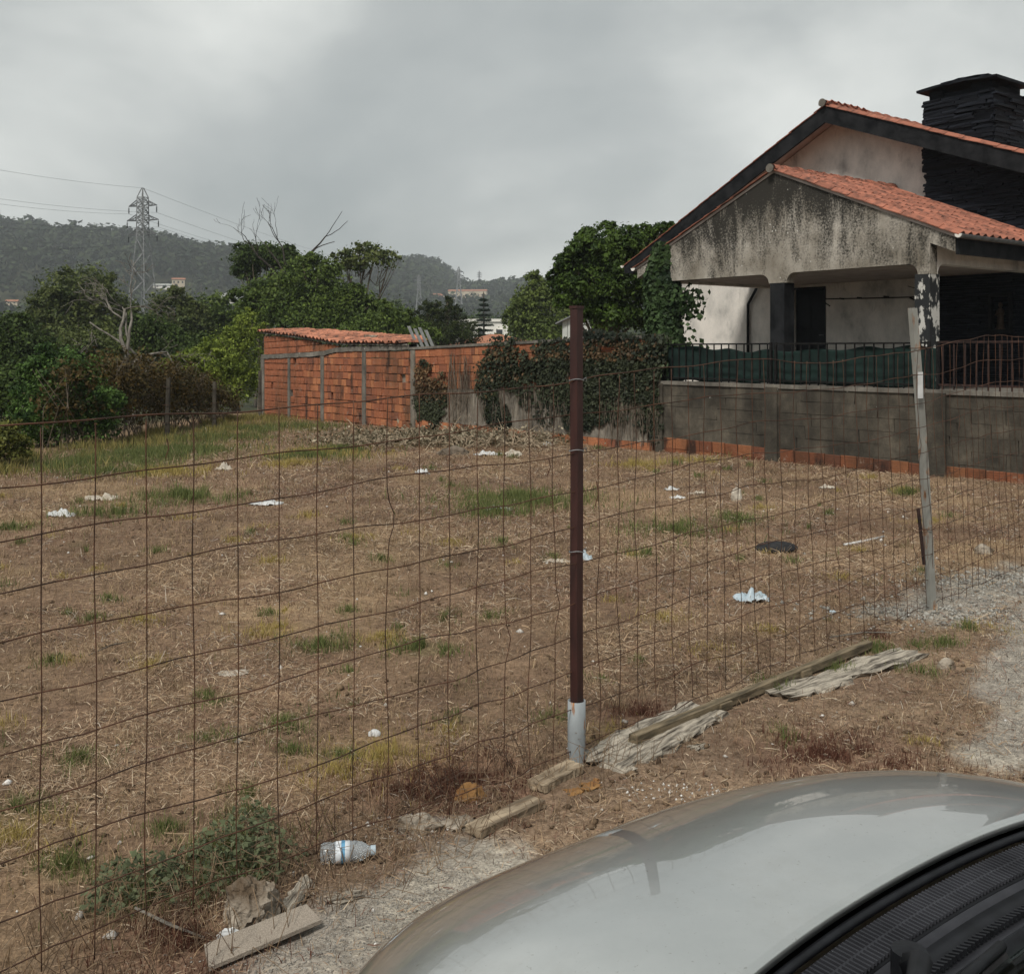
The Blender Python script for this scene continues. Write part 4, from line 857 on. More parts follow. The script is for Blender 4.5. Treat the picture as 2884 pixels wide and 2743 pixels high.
# gutter and fascia on the right eave, gutter ends on the left
def gutter(s, z, t0, t1, r=.062):
    n = 8; V = []; F = []
    for y in (t0, t1):
        for rr in (r, r-.006):
            for i in range(n+1): a = math.pi+math.pi*i/n; V.append((s+math.cos(a)*rr, y, z+math.sin(a)*rr))
    m = n+1
    for i in range(n): F += [(i, i+1, 2*m+i+1, 2*m+i), (m+i, 3*m+i, 3*m+i+1, m+i+1)]
    gt = MB().add(V, F).build('gutter', GALV, house, smooth=True)
    MB().prism([(s+math.cos(a)*r, z+math.sin(a)*r) for a in np.linspace(math.pi, 2*math.pi, 10)], t0-.012, t0+.004).build('end_cap', FARWHITE, gt)
gutter(6.28, 3.52, -.06, 6); gutter(-1.17, 3.42, -.06, 3.2); gutter(-4.95, 3.88, 3.25, 12)
MB().box(6.19, 6.225, .02, 6, 3.20, 3.47).build('fascia', BLACKPAINT, house)
MB().box(5.75, 6.19, .22, 4, 3.38, 3.41).build('eave_soffit', SOFFIT, house)
# main roof
T0, T1 = 3.3, 12.0
mr = slab(RS, SE+.7, T0, T1, lambda s: mainz(s)-.05, .09).build('main_roof', SOFFIT, house); ml = slab(-4.9, RS, T0, T1, lambda s: mainz(s)-.05, .09).build('main_roof', SOFFIT, house)
def board(a, b_): return [(a, mainz(a)-.02), (b_, mainz(b_)-.02), (b_, mainz(b_)-.40), (a, mainz(a)-.40)]
MB().prism(board(RS, SE+.7), T0-.03, T0+.03).build('barge_board', BLACKPAINT, house)
MB().prism([(-4.9, mainz(-4.9)-.02), (RS, mainz(RS)-.02), (RS, mainz(RS)-.40), (-4.62, mainz(-4.62)-.40), (-4.9, mainz(-4.9)-.22)], T0-.03, T0+.03).build('barge_board', BLACKPAINT, house)
lay(mr, TM, RS+.06, SE+.7, mainz, T0-.05, 24, 95)
lay(ml, TM, RS-.06, -4.9, mainz, T0-.05, 6, 0, right=False)
ridge_tiles(house, RS, 6.98, T0-.08, 11.6, TILE)
MB().lathe([(.0, -.02), (.08, -.02), (.09, .02), (.0, .02)], 14).build('ridge_end', CONC, house).matrix_local = Matrix.Translation((RS, T0-.1, 7.02)) @ Matrix.Rotation(R(90), 4, 'X')
# slate cladding and chimney
slm = []
for k in range(6):
    V, F = jbox(200+k, .06); slm.append(mesh_from('slate', V, F, SLATE))
MB().box(3.42, SE, 3.90, 4.0, .95, mainz(SE)-.2).build('slate_backing', SLATE, house)
MB().prism([(3.42, 3.6), (SE, mainz(SE)-.25), (SE, mainz(SE)-.2), (3.42, mainz(3.42)-.2)], 3.9, 4.0).build('slate_backing', SLATE, house)
mb = MB(); z = .96
def slates(mbx, s0, s1, z, h, face, depth=.07, ymax=None):
    x = s0+random.uniform(-.03, .015)
    while x < s1:
        w = random.uniform(.18, .75); w = min(w, s1-x+.02); pr = random.uniform(.0, .055)
        V, F = jbox(random.randint(0, 400), .05); mbx.add([(v[0]*w+x+w/2, face-pr+depth/2+v[1]*depth, v[2]*h*random.uniform(.85, 1.0)+z+h/2) for v in V], F); x += w+.004
while z < 6.1:
    h = random.uniform(.028, .062)
    s1 = SE if z < mainz(SE)-.3 else RS+(RZ_-.25-z)/.387
    if s1 > 3.45: slates(mb, 3.40, s1, z, h, 3.85)
    z += h
mb.build('slate_cladding', SLATE, house)['kind'] = 'stuff'
ch = empty('chimney', (0, 0, 0)); ch.parent = house
MB().box(3.44, 4.78, 3.92, 5.0, 5.0, 6.86).build('core', SLATE, ch)
z = 5.3; cnt = 0; mbc = MB()
while z < 6.72:
    h = random.uniform(.035, .085)
    for face in ('front', 'side', 'left'):
        a, b_ = (3.40, 4.83) if face == 'front' else (3.84, 5.05); x = a+random.uniform(-.04, .02)
        while x < b_-.02:
            w = min(random.uniform(.25, .9), b_-x+random.uniform(0, .05)); pr = random.uniform(0, .06)
            if face == 'front': loc, sc_, rz = (x+w/2, 3.885-pr, z+h/2), (w, .1, h*.95), 0
            elif face == 'side': loc, sc_, rz = (4.79+pr, x+w/2, z+h/2), (w, .1, h*.95), R(90)
            else: loc, sc_, rz = (3.43-pr, x+w/2, z+h/2), (w, .1, h*.95), R(90)
            if cnt < 280 and face != 'left':
                o = obj('slate', random.choice(slm), ch, loc); o.scale = sc_; o.rotation_euler = (random.uniform(-.03, .03), random.uniform(-.012, .012), rz); cnt += 1
            elif face == 'left':
                V, F = jbox(random.randint(0, 400), .05); mbc.add([(v[1]*.1+loc[0], v[0]*w+loc[1], v[2]*h+loc[2]) for v in V], F)
            x += w+.004
    z += h
mbc.build('side_slates', SLATE, ch)['kind'] = 'stuff'
for a, b_ in ((3.46, 3.75), (4.35, 4.78)): MB().box(a, b_, 3.88, 4.15, 6.70, 6.93).build('cap_pier', SLATE, ch)
MB().box(4.5, 4.78, 4.6, 5.0, 6.70, 6.93).build('cap_pier', SLATE, ch)
V, F = jbox(5, .0); 
def slab_rough(x0, x1, y0, y1, z, th, bow=.05, n=8):
    V = []
    for k in (0, 1):
        for i in range(n+1):
            for y in (y0, y1): x = x0+(x1-x0)*i/n; V.append((x, y+random.uniform(-.03, .03), z+th*k+bow*math.sin(math.pi*i/n)+random.uniform(-.006, .006)))
    m = (n+1)*2; F = []
    for i in range(n): a = i*2; F += [(a, a+2, a+3, a+1), (m+a, m+a+1, m+a+3, m+a+2), (a, m+a, m+a+2, a+2), (a+1, a+3, m+a+3, m+a+1)]
    F += [(0, 1, m+1, m), (2*n, m+2*n, m+2*n+1, 2*n+1)]; return MB().add(V, F)
slab_rough(3.28, 4.98, 3.70, 5.15, 6.92, .05, .05).build('cap_slab', SLATE, ch); slab_rough(3.75, 4.75, 3.82, 5.0, 7.02, .035, .03).build('cap_slab', SLATE, ch)
# downpipe, wiring and clothes bracket under the veranda
MB().tube([(-1.0, 3.92, 3.3), (-1.05, 3.93, 3.1), (-1.30, 3.94, 2.75), (-1.32, 3.95, .95)], .035, 8).build('downpipe', BLACKPAINT, house, smooth=True)
cl = MB(); cl.tube([(.86, 3.9, 2.79), (2.2, 3.9, 2.76), (3.35, 3.88, 2.74)], .014, 6); cl.tube([(.86, 3.9, 2.74), (1.15, 3.75, 2.62)], .014, 6); cl.tube([(3.0, 3.9, 2.74), (3.38, 3.85, 2.58)], .018, 6); cl.tube([(2.95, 3.92, 2.98), (3.36, 3.88, 2.86)], .008, 5); cl.build('drying_bracket', IRON, house)
for a in (1.3, 1.75, 2.4): MB().tube([(a, 3.9, 2.785), (a+.12, 3.88, 2.77)], .02, 6).build('clip', IRON, house)
# niche with a small robed statuette
nf = MB()
for a, b_, c, d_ in ((4.80, 4.84, 2.02, 2.72), (5.18, 5.22, 2.02, 2.72), (4.80, 5.22, 2.68, 2.74), (4.76, 5.26, 1.98, 2.04)): nf.box(a, b_, 3.70, 3.88, c, d_)
nf.build('niche_frame', BLACKPAINT, house)
st = empty('statuette', hloc(5.01, 3.76, 2.04), HRZ, 'small brown robed statuette in the niche of the black slate wall', 'statuette')
STAT = basic('brown_clay', (0.02, 0.013, 0.009), (0.055, 0.037, 0.026), 12, .8, .3)
MB().lathe([(.0, 0), (.085, 0), (.085, .03), (.0, .03)], 12).build('plinth', STAT, st)
MB().lathe([(.0, .03), (.075, .03), (.06, .14), (.055, .25), (.068, .33), (.05, .39), (.022, .41), (.02, .425), (.037, .45), (.04, .48), (.03, .515), (.0, .53)], 14).build('figure', STAT, st, smooth=True)
ar = MB(); ar.tube([(.05, 0, .36), (.075, -.03, .29), (.02, -.07, .28)], [.024, .02, .015], 6); ar.tube([(-.05, 0, .36), (-.07, -.03, .28), (-.01, -.07, .30)], [.024, .02, .015], 6); ar.build('arms', STAT, st, smooth=True)

# ================================================================== glossy tree and panelled shed left of the house
random.seed(31)
tree('glossy_tree', 'large dense dark-green tree with drooping leaves beside the house eave', base_of(1715, 30), lobes_px(30, [(1700, 720, 110, 80), (1640, 790, 82, 95), (1780, 710, 85, 75), (1720, 810, 130, 90), (1800, 790, 90, 100), (1605, 840, 56, 66), (1690, 880, 80, 45), (1860, 680, 50, 50), (1850, 860, 60, 80), (1612, 780, 56, 70), (1740, 900, 110, 42)], .8), 42000, .17, ((.016, .032, .010), (.062, .100, .022)), .09, clump=.14, shell=.62, droop=.8, aspect=.5, stems=5, outw=1.1)
ps = empty('panel_shed', (at(1645, 985, 37).x, 37, gz1(2.5, 37)), R(-10), 'pale grey panelled shed with low gable roof behind the ivy wall', 'shed'); zb = ps.location.z
W2 = .78; zt = at(1590, 905, 37).z-zb; zr = at(1645, 872, 37).z-zb
MB().box(-W2+.01, W2-.01, .02, 1.8, -.3, zt).build('wall', SHEETGREY, ps)
for i, x in enumerate(np.linspace(-W2, W2, 9)[:-1]): MB().box(float(x)+.012, float(x)+2*W2/8-.012, -.02, .02, -.3, zt).build('panel', SHEETGREY, ps)
MB().prism([(-W2, zt), (W2, zt), (0, zr-.08)], -.02, 1.8).build('gable', SHEETGREY, ps)
for s in (-1, 1): MB().prism([(0, zr), (s*(W2+.22), zt-.06), (s*(W2+.22), zt-.11), (0, zr-.05)], -.2, 1.95).build('roof', GALV, ps)
MB().prism([(-.09, zr-.02), (.09, zr-.02), (0, zr+.28)], .3, .34).build('finial', SHEETGREY, ps)

# ================================================================== ivy
def ivy_geo(P, nrm, size, cols, droop=.9):
    n = len(P); c0, c1 = np.array(cols[0]), np.array(cols[1]); k = fbm(P[:, 0]*2+P[:, 1]*1.3, P[:, 2]*2.2, 3, 6)[:, None]; k = np.clip((k-.3)*2.2+RNG.normal(size=(n, 1))*.2, 0, 1)
    col = (c0*(1-k)+c1*k)*(.65+.7*RNG.random((n, 1))); hl = RNG.random(n) < .05; col[hl] = col[hl]*1.6+.02
    return leaf_geo(P, size*(.6+.8*RNG.random(n)), nrm+rand_unit(n)*.65, col, .8, droop)
IV = [(1192, 1040, 24, 28, .9), (1212, 1125, 46, 62, 1.15), (1222, 1185, 18, 26, .9), (1180, 1110, 16, 80, .45), (1245, 1085, 18, 40, .5),
      (1405, 985, 36, 38, 1), (1440, 1000, 20, 48, 1), (1390, 1048, 46, 44, 1), (1370, 1092, 34, 36, .8), (1440, 1065, 34, 40, .9), (1385, 1150, 26, 52, .8), (1415, 1180, 22, 40, .7), (1478, 1012, 12, 26, .8), (1480, 1052, 28, 28, 1),
      (1530, 985, 28, 28, 1), (1562, 985, 36, 28, 1), (1545, 1040, 54, 46, 1.1), (1592, 1000, 38, 50, 1.1), (1560, 1098, 50, 44, .8), (1600, 1150, 24, 60, .9), (1535, 1155, 34, 46, .3), (1480, 1110, 26, 46, .35),
      (1665, 950, 40, 22, 1.3), (1712, 955, 45, 20, 1.3), (1760, 960, 40, 20, 1.2), (1800, 968, 40, 25, 1.1), (1660, 1030, 40, 66, 1.2), (1705, 1060, 56, 66, 1.2), (1680, 1140, 48, 60, 1.0), (1650, 1160, 30, 55, .8), (1760, 1030, 44, 56, .7), (1790, 1100, 36, 40, .6), (1822, 1080, 32, 60, 1), (1836, 1150, 26, 50, .9), (1845, 1205, 18, 46, .7), (1740, 1150, 30, 50, .35), (1790, 1010, 46, 50, 1), (1850, 1000, 28, 60, 1), (1770, 1080, 50, 60, .6), (1810, 1170, 30, 50, .4)]
def wall_ivy():
    P = []; 
    for px, py, rx, ry, dn in IV:
        n = int(dn*rx*ry*.34); a = RNG.random(n)*2*np.pi; r = np.sqrt(RNG.random(n))
        for x, y in zip(px+np.cos(a)*r*rx*(1+.2*RNG.normal(size=n)*.5), py+np.sin(a)*r*ry):
            w, z = whit(x, y, -.08)
            if z < wz(w): continue
            out = .05+.12*RNG.random()*min(1, max(0.15, (z-.2)/1.2)); 
            if z > top_z(min(w, 18))-.15: out += RNG.uniform(-.3, .05)
            q = PL+WDIR*w-WNV*out; P.append((q[0], q[1], z))
    P = np.array(P); nr = np.tile(np.array((-WNV[0], -WNV[1], .45)), (len(P), 1))
    root = empty('wall_ivy', (float(P[:, 0].mean()), float(P[:, 1].mean()), -.3), 0, 'dark ivy curtain with browned leaves hanging over the brick boundary wall', 'ivy'); off = np.array(root.location)
    dry = (fbm(P[:, 0]*1.7+P[:, 1]*1.1, P[:, 2]*1.6, 3, 41)+RNG.normal(size=len(P))*.08-np.clip(P[:, 2]-1.45, 0, .5)*.4) > .60
    V, Q, cc = ivy_geo(P[~dry]-off, nr[~dry], .082, ((.010, .0155, .009), (.046, .055, .028))); obj('leaves', np_mesh('leaves', V, Q, LEAF, cc), root)['kind'] = 'stuff'
    V, Q, cc = ivy_geo(P[dry]-off, nr[dry], .075, ((.045, .03, .015), (.15, .095, .048))); d_ = obj('dry_leaves', np_mesh('dry_leaves', V, Q, LEAF, cc), root); d_['kind'] = 'stuff'
    mb = MB()
    for k in range(260):
        px = random.choice([random.uniform(1270, 1330), random.uniform(1330, 1480), random.uniform(1480, 1640), random.uniform(1700, 1870), random.uniform(1750, 1860)]); w, _ = whit(px, 1100); z0 = random.uniform(.6, 1.6); z1 = random.uniform(-.3, .5)
        pts = []; x = w
        for t in np.linspace(0, 1, 6): q = PL+WDIR*x-WNV*random.uniform(.05, .1); pts.append(Vector((q[0], q[1], z0+(z1-z0)*t))-Vector(off)); x += random.uniform(-.06, .06)
        mb.tube(pts, random.uniform(.003, .008), 4)
    mb.build('stems', BARK, root)['kind'] = 'stuff'
wall_ivy()
def column_ivy():
    n = 9500; z = .9+3.0*RNG.random(n); a = RNG.random(n)*2*np.pi; w = np.interp(z, [.9, 1.5, 2.6, 3.1, 3.9], [.45, .42, .40, .42, .26]); r = w*(.55+.5*RNG.random(n))
    s = -.5+np.interp(z, [.9, 2, 3.2, 3.9], [.0, .05, .0, .15])+np.cos(a)*r; t = .12+np.sin(a)*r*.85
    m = 900; ss = np.concatenate([s, -.2+RNG.normal(size=m)*.25+.45*RNG.random(m)]); tt = np.concatenate([t, .1+RNG.normal(size=m)*.1]); zz_ = np.concatenate([z, np.concatenate([RNG.normal(size=m//3)*.12+2.5, RNG.normal(size=m//3)*.2+1.6, RNG.normal(size=m-2*(m//3))*.1+2.75])])
    P = np.stack([HA[0]+HD[0]*ss+HN[0]*tt, HA[1]+HD[1]*ss+HN[1]*tt, zz_], 1)
    nr = np.stack([HD[0]*np.cos(a)-HN[0]*.8, HD[1]*np.cos(a)-HN[1]*.8, np.full(n, .3)], 1); nr = np.concatenate([nr, nr[:m]])
    b = hloc(-.5, .12, .9); root = empty('column_ivy', b, 0, 'thick ivy climbing the corner column of the veranda up to the eave', 'ivy')
    V, Q, cc = ivy_geo(P-np.array(b), nr, .115, ((.010, .024, .010), (.05, .085, .028))); obj('leaves', np_mesh('leaves', V, Q, LEAF, cc), root)['kind'] = 'stuff'
    mb = MB()
    for k in range(26): mb.tube([(random.uniform(-.25, .25), random.uniform(-.3, .1), z_+random.uniform(-.05, .05)) for z_ in (0, .8, 1.6, 2.4)], random.uniform(.008, .02), 5)
    mb.build('stems', BARK, root)['kind'] = 'stuff'
column_ivy()

# ================================================================== wire fence
random.seed(3)
Q0, Q1, Q2, Q3 = -4.4, 0.0, (P2-P1).to_2d().length, 7.5
def fq(q, z, off=0.0):                 # point on the fence line
    return Vector((P1.x+FD.x*q+FN.x*off, P1.y+FD.y*q+FN.y*off, z))
def wire_z(i, q):                      # i = 0 top ... 10 bottom
    f = i/10
    top = float(np.interp(q, [-3, -2.2, 0, 1.3, 2.1, Q2, 4.6, Q3], [1.40, 1.45, 1.525, 1.60, 1.585, 1.655, 1.76, 1.74])); bot = float(np.interp(q, [-3, -2.2, 0, Q2, Q3], [.10, .11, .07, .04, .06]))
    g_ = gz1(*fq(q, 0).to_2d()); return (top+(bot-top)*f) + g_*f
def lean(q, z): return float(np.interp(q, [-3, -.5, .4, Q2, Q3], [0, 0, .01, .12, .2]))*max(0, 1.3-z)
def wob(a, q): return .008*math.sin(q*2.1+a*1.7)+.005*math.sin(q*5.3+a*3.1)+.003*math.sin(q*13+a)
fen = empty('wire_fence', fq(0, gz1(*fq(0, 0).to_2d())), 0, 'rusty square-mesh wire fence strung along the edge of the field', 'fence'); fo = fen.location.copy()
for i in range(11):
    pts = []
    for q in np.arange(Q0, Q3, .07):
        z = wire_z(i, q)+wob(i, q); pts.append(fq(q+lean(q, z), z, .012*math.sin(q*1.3+i)+.008*math.sin(q*4.1+i*2))-fo)
    MB().tube(pts, .0021 if i else .0025, 5).build('wire', WIRE, fen, smooth=True)
q = -1.702-19*.1417; k = 0
while q < Q3-.02:
    dens = .1417 if q < 0 else random.uniform(.12, .15); amp = .004 if q < -.3 else .012; ph = random.uniform(0, 6); pts = []; kink = random.choice([0, 0, 0, 1]) if q > -1.1 else 0; kz = random.uniform(.3, 1.2)
    ztop = wire_z(0, q); zbot = wire_z(10, q)-random.uniform(.0, .06)
    for t in np.linspace(0, 1, 34):
        z = ztop+(zbot-ztop)*t; dq = lean(q, z)+amp*math.sin(z*4+ph)*.6+amp*.5*math.sin(z*11+ph*2)+(.03*math.exp(-((z-kz)/.05)**2) if kink else 0)
        pts.append(fq(q+dq, z, .012*math.sin(q*1.3)+.004*math.sin(z*9+ph))-fo)
    MB().tube(pts, .0018, 5).build('wire', WIRE, fen, smooth=True); q += dens; k += 1
for px, py0, py1 in ((1545, 1290, 1340), (1680, 1355, 1425), (470, 1235, 1290)):   # loose wire ends
    Y = 4.0; a, b_ = at(px, py0, Y), at(px-4, py1, Y); MB().tube([a-fo, (a+b_)/2-fo+Vector((.01, 0, 0)), b_-fo], .0022, 5).build('loose_wire', WIRE, fen)
# post 1: red oxide steel section in a pipe sleeve
p1 = empty('fence_post', P1, R(47), 'dark red-brown steel fence post standing in a grey pipe sleeve', 'post')
h1 = at(1622, 866, P1.y).z-P1.z; s_ = .0185; mb = MB()
prof = [(-s_, -s_), (s_, -s_), (s_, s_), (-s_, s_)]
V = []; nz = 14
for k in range(nz+1):
    z = -.1+(h1+.1)*k/nz; bx = .004*math.sin(k*.9); 
    V += [(x+bx, y+bx*.5, z) for x, y in prof]
mb.add(V, [(3, 2, 1, 0), tuple(range(nz*4, nz*4+4))]+[(k*4+i, k*4+(i+1) % 4, k*4+4+(i+1) % 4, k*4+4+i) for k in range(nz) for i in range(4)]).build('shaft', REDPOST, p1)
MB().box(-s_-.003, s_+.003, -s_-.003, s_+.003, h1-.005, h1+.006).build('cap', REDPOST, p1)
hs = at(1622, 1972, P1.y).z-P1.z
slv = MB().lathe([(.031, -.12), (.036, -.1), (.0365, hs*.5), (.036, hs), (.0325, hs), (.0325, hs-.06), (.0, hs-.07)], 24).build('pipe_sleeve', SLEEVE, p1, smooth=True)
for py in (1070, 1268, 1552): z = at(1622, py, P1.y).z-P1.z; MB().tube([(math.cos(a)*.03, math.sin(a)*.03, z+.004*math.sin(a*2)) for a in np.linspace(0, 6.1, 14)]+[(.045, -.012, z+.008), (.05, -.01, z-.006)], .0022, 5).build('wire_tie', GALV, p1)
# post 2: leaning galvanised post
top2 = at(2571, 868, P2.y+.02); p2 = empty('fence_post', P2, 0, 'leaning pale galvanised fence post with rusted foot', 'post'); ax = top2-P2
mb = MB(); V = []; nz = 12; w_ = .026
for k in range(nz+1):
    c = ax*(k/nz*1.03-.03)+Vector((.010*math.sin(k/nz*math.pi), 0, 0)); a_ = R(25)
    for x, y in ((-w_, -.018), (w_*.55, -.024), (w_, -.012), (w_, .018), (-w_, .02)): V.append((c.x+x*math.cos(a_)-y*math.sin(a_), c.y+x*math.sin(a_)+y*math.cos(a_), c.z))
n5 = 5
mb.add(V, [(4, 3, 2, 1, 0), tuple(range(nz*n5, nz*n5+n5))]+[(k*n5+i, k*n5+(i+1) % n5, k*n5+n5+(i+1) % n5, k*n5+n5+i) for k in range(nz) for i in range(n5)]).build('shaft', GREYPOST, p2)
ra, rb = at(2586, 1432, P2.y-.06)-P2, at(2603, 1590, P2.y-.06)-P2; MB().tube([ra, rb], .011, 6).build('rebar_stake', RUSTIRON, p2)
ta = at(2592, 1085, P2.y-.06)-P2; MB().box(-.016, .016, -.003, .003, -.085, .085).build('white_tag', PLASTIC_W, p2).location = ta
for py in (981, 1056, 1490): c = ax*((at(2580, py, P2.y).z-P2.z)/ax.z); MB().tube([(c.x+math.cos(a)*.036, c.y+math.sin(a)*.036, c.z) for a in np.linspace(0, 6.2, 14)]+[(c.x+.055, c.y-.01, c.z+.01)], .0025, 5).build('wire_tie', WIRE, p2)
# ================================================================== litter, boards and stones
def blob(name, px, py, dims, mat, label, cat, seed, sharp=.35, rot=0, sub=3, group=None, lift=.35):
    p = gpt(px, py); bm = bmesh.new(); bmesh.ops.create_icosphere(bm, subdivisions=sub, radius=1); rs = random.Random(seed); o3 = [rs.uniform(0, 50) for _ in range(3)]
    from mathutils import noise as mn
    for v in bm.verts:
        q_ = v.co*1.6+Vector(o3); n_ = mn.noise(q_)*sharp+abs(mn.noise(q_*2.3))*sharp*.8+mn.noise(q_*6)*sharp*.25; v.co *= (1+n_)
        v.co = Vector((v.co.x*dims[0]/2, v.co.y*dims[1]/2, max(v.co.z, -lift)*dims[2]/(1+lift)))
    me = bpy.data.meshes.new(name); bm.to_mesh(me); bm.free(); me.materials.append(mat); me.polygons.foreach_set('use_smooth', [sharp < .3]*len(me.polygons))
    o = obj(name, me, None, (p.x, p.y, p.z+dims[2]*lift/(1+lift)-.006)); o.rotation_euler = (0, 0, rot); tag(o, label, cat, group); return o
def sheet(name, px, py, sx, sy, h, mat, label, cat, seed, rot=0, group=None, n=16):
    """a crumpled film or rag lying on the ground"""
    p = gpt(px, py); rs = random.Random(seed); ox, oy = rs.uniform(0, 90), rs.uniform(0, 90); V = []
    g_ = np.linspace(-.5, .5, n+1); X, Yg = np.meshgrid(g_, g_); rr = np.hypot(X, Yg)*2
    edge = .75+.5*fbm(np.arctan2(Yg, X)*1.5+ox+5, rr*0+oy, 3, seed); X2 = X*edge; Y2 = Yg*edge
    Z = h*np.clip((np.abs(fbm(X*5+ox, Yg*5+oy, 4, seed)-.5)*3.2+.15*fbm(X*13+ox, Yg*13, 2, seed))*(1.05-rr*.75), 0.03, 2)
    V = np.stack([X2.ravel()*sx, Y2.ravel()*sy, Z.ravel()+.004], 1); m = n+1
    keep = [(i*m+j, i*m+j+1, (i+1)*m+j+1, (i+1)*m+j) for i in range(n) for j in range(n) if np.hypot(g_[j]+.5/n, g_[i]+.5/n) < .46+.1*rs.random()]
    used = sorted({a for f in keep for a in f}); ix = {a: i for i, a in enumerate(used)}
    o = obj(name, mesh_from(name, [V[a] for a in used], [tuple(ix[a] for a in f) for f in keep], mat, smooth=True), None, (p.x, p.y, p.z)); o.rotation_euler = (0, 0, rot)
    sm = o.modifiers.new('thickness', 'SOLIDIFY'); sm.thickness = .003; tag(o, label, cat, group); return o
sheet('plastic_bag', 2122, 1690, .26, .2, .075, PLASTIC_B, 'crumpled pale blue plastic bag on the field behind the mesh', 'bag', 1)
sheet('plastic_bag', 285, 1407, .42, .3, .10, PAPER, 'crumpled cream rag or bag in the dry grass nearest the dark bushes', 'bag', 2)
sheet('plastic_bag', 175, 1452, .32, .24, .10, PLASTIC_W, 'small torn white bag in front of the crumpled cream rag', 'bag', 3)
sheet('plastic_bag', 752, 1420, .38, .26, .06, PLASTIC_W, 'flat white bag lying alone on the brown middle of the field', 'bag', 4)
sheet('plastic_bag', 1405, 1437, .34, .24, .09, PLASTIC_W, 'white bag on the long dark-green grass patch', 'bag', 5)
sheet('plastic_bag', 1650, 1577, .13, .14, .08, PLASTIC_B, 'scrap of bluish film just beyond the red steel post', 'litter', 6)
sheet('plastic_rag', 1570, 1582, .22, .12, .03, PAPER, 'flattened grey-white rag beside the scrap of bluish film', 'litter', 7)
sheet('paper_scrap', 655, 1898, .16, .1, .02, PAPER, 'flat cream scrap of paper on bare brown earth', 'litter', 8, .2)
sheet('paper_scrap', 630, 1325, .28, .2, .14, PAPER, 'crumpled pale paper standing in the yellowish grass', 'litter', 9)
sheet('plastic_scrap', 1188, 1335, .2, .16, .12, PLASTIC_W, 'white curled scrap between the brush pile and the wire mesh', 'litter', 10)
sheet('plastic_scrap', 1375, 1282, .5, .3, .11, PLASTIC_W, 'torn white film in front of the ivy wall', 'litter', 11)
sheet('plastic_scrap', 1535, 1255, .3, .25, .1, PLASTIC_W, 'crumpled white film close to the foot of the ivy wall', 'litter', 12)
blob('white_bundle', 1445, 1287, (.27, .16, .12), PAPER, 'rounded whitish bundle near the torn white film', 'litter', 13, .4, .2)
sheet('plastic_scrap', 1890, 1380, .2, .12, .05, PLASTIC_W, 'small white scrap left of the concrete wall pilaster', 'litter', 14)
sheet('plastic_scrap', 1908, 1404, .18, .1, .05, PLASTIC_W, 'white scrap just in front of another by the green tufts', 'litter', 15)
sheet('paper_scrap', 1965, 1390, .3, .1, .04, PAPER, 'long folded white paper lying beside two white scraps', 'litter', 16, .5)
sheet('paper_scrap', 2330, 1375, .2, .12, .05, PAPER, 'pale scrap under the brick footing of the concrete wall', 'litter', 17)
blob('sack', 2075, 1412, (.12, .1, .17), PAPER, 'upright crumpled beige sack in the dry grass', 'sack', 18, .3)
blob('rubble', 2190, 1552, (.36, .2, .09), RUBBER, 'flat black piece of rubber on the straw', 'debris', 19, .2)
blob('rubble', 1275, 1283, (.5, .3, .16), BARK, 'dark clod in front of the brush pile', 'clod', 20, .4)
blob('stone', 2770, 1560, (.16, .12, .08), STONE, 'dusty stone beside the grey rubble near the leaning post', 'stone', 21, .3)
blob('stone', 2665, 1880, (.085, .06, .05), STONE, 'pale stone in the grey earth on the car side of the fence', 'stone', 22, .3)
blob('stone', 2735, 1895, (.06, .05, .035), STONE, 'small pale stone next to a larger one on the grey earth', 'stone', 23, .3)
blob('chunk', 705, 2600, (.145, .12, .12), STONE, 'rough pale lump of mortar beside the tipped floor tile', 'stone', 24, .45, sub=4)
blob('chunk', 735, 2520, (.04, .03, .035), PLASTIC_W, 'small white lump behind the rough mortar lump', 'debris', 25, .5)
blob('chunk', 640, 2650, (.06, .04, .035), PLASTIC_W, 'small white crumb of plaster leaning on the tipped tile', 'debris', 26, .6)
blob('chunk', 1325, 2250, (.11, .07, .06), OCHRE, 'ochre brick fragment at the foot of the mesh', 'debris', 27, .35, .4)
blob('chunk', 1180, 2335, (.13, .08, .05), STONE, 'broken whitish plaster lump beside the short plank', 'debris', 28, .6)
blob('chunk', 1290, 2330, (.11, .07, .04), STONE, 'crumbly white mortar piece touching the short plank', 'debris', 29, .6)
blob('cup', 1055, 2072, (.055, .035, .035), PLASTIC_W, 'small white plastic cup on the straw', 'cup', 30, .15)
blob('chunk', 2345, 1725, (.045, .03, .02), PLASTIC_B, 'tiny blue scrap by the foot of the leaning post', 'litter', 31, .4)
# white strip
pa, pb2 = gpt(2378, 1538), gpt(2490, 1520); o = MB().tube([pa+Vector((0, 0, .012)), pa.lerp(pb2, .5)+Vector((0, -.02, .02)), pb2+Vector((0, 0, .03))], [.012, .014, .011], 6).build('white_strip', PLASTIC_W, smooth=True); tag(o, 'bent white plastic strip lying on the straw', 'strip')
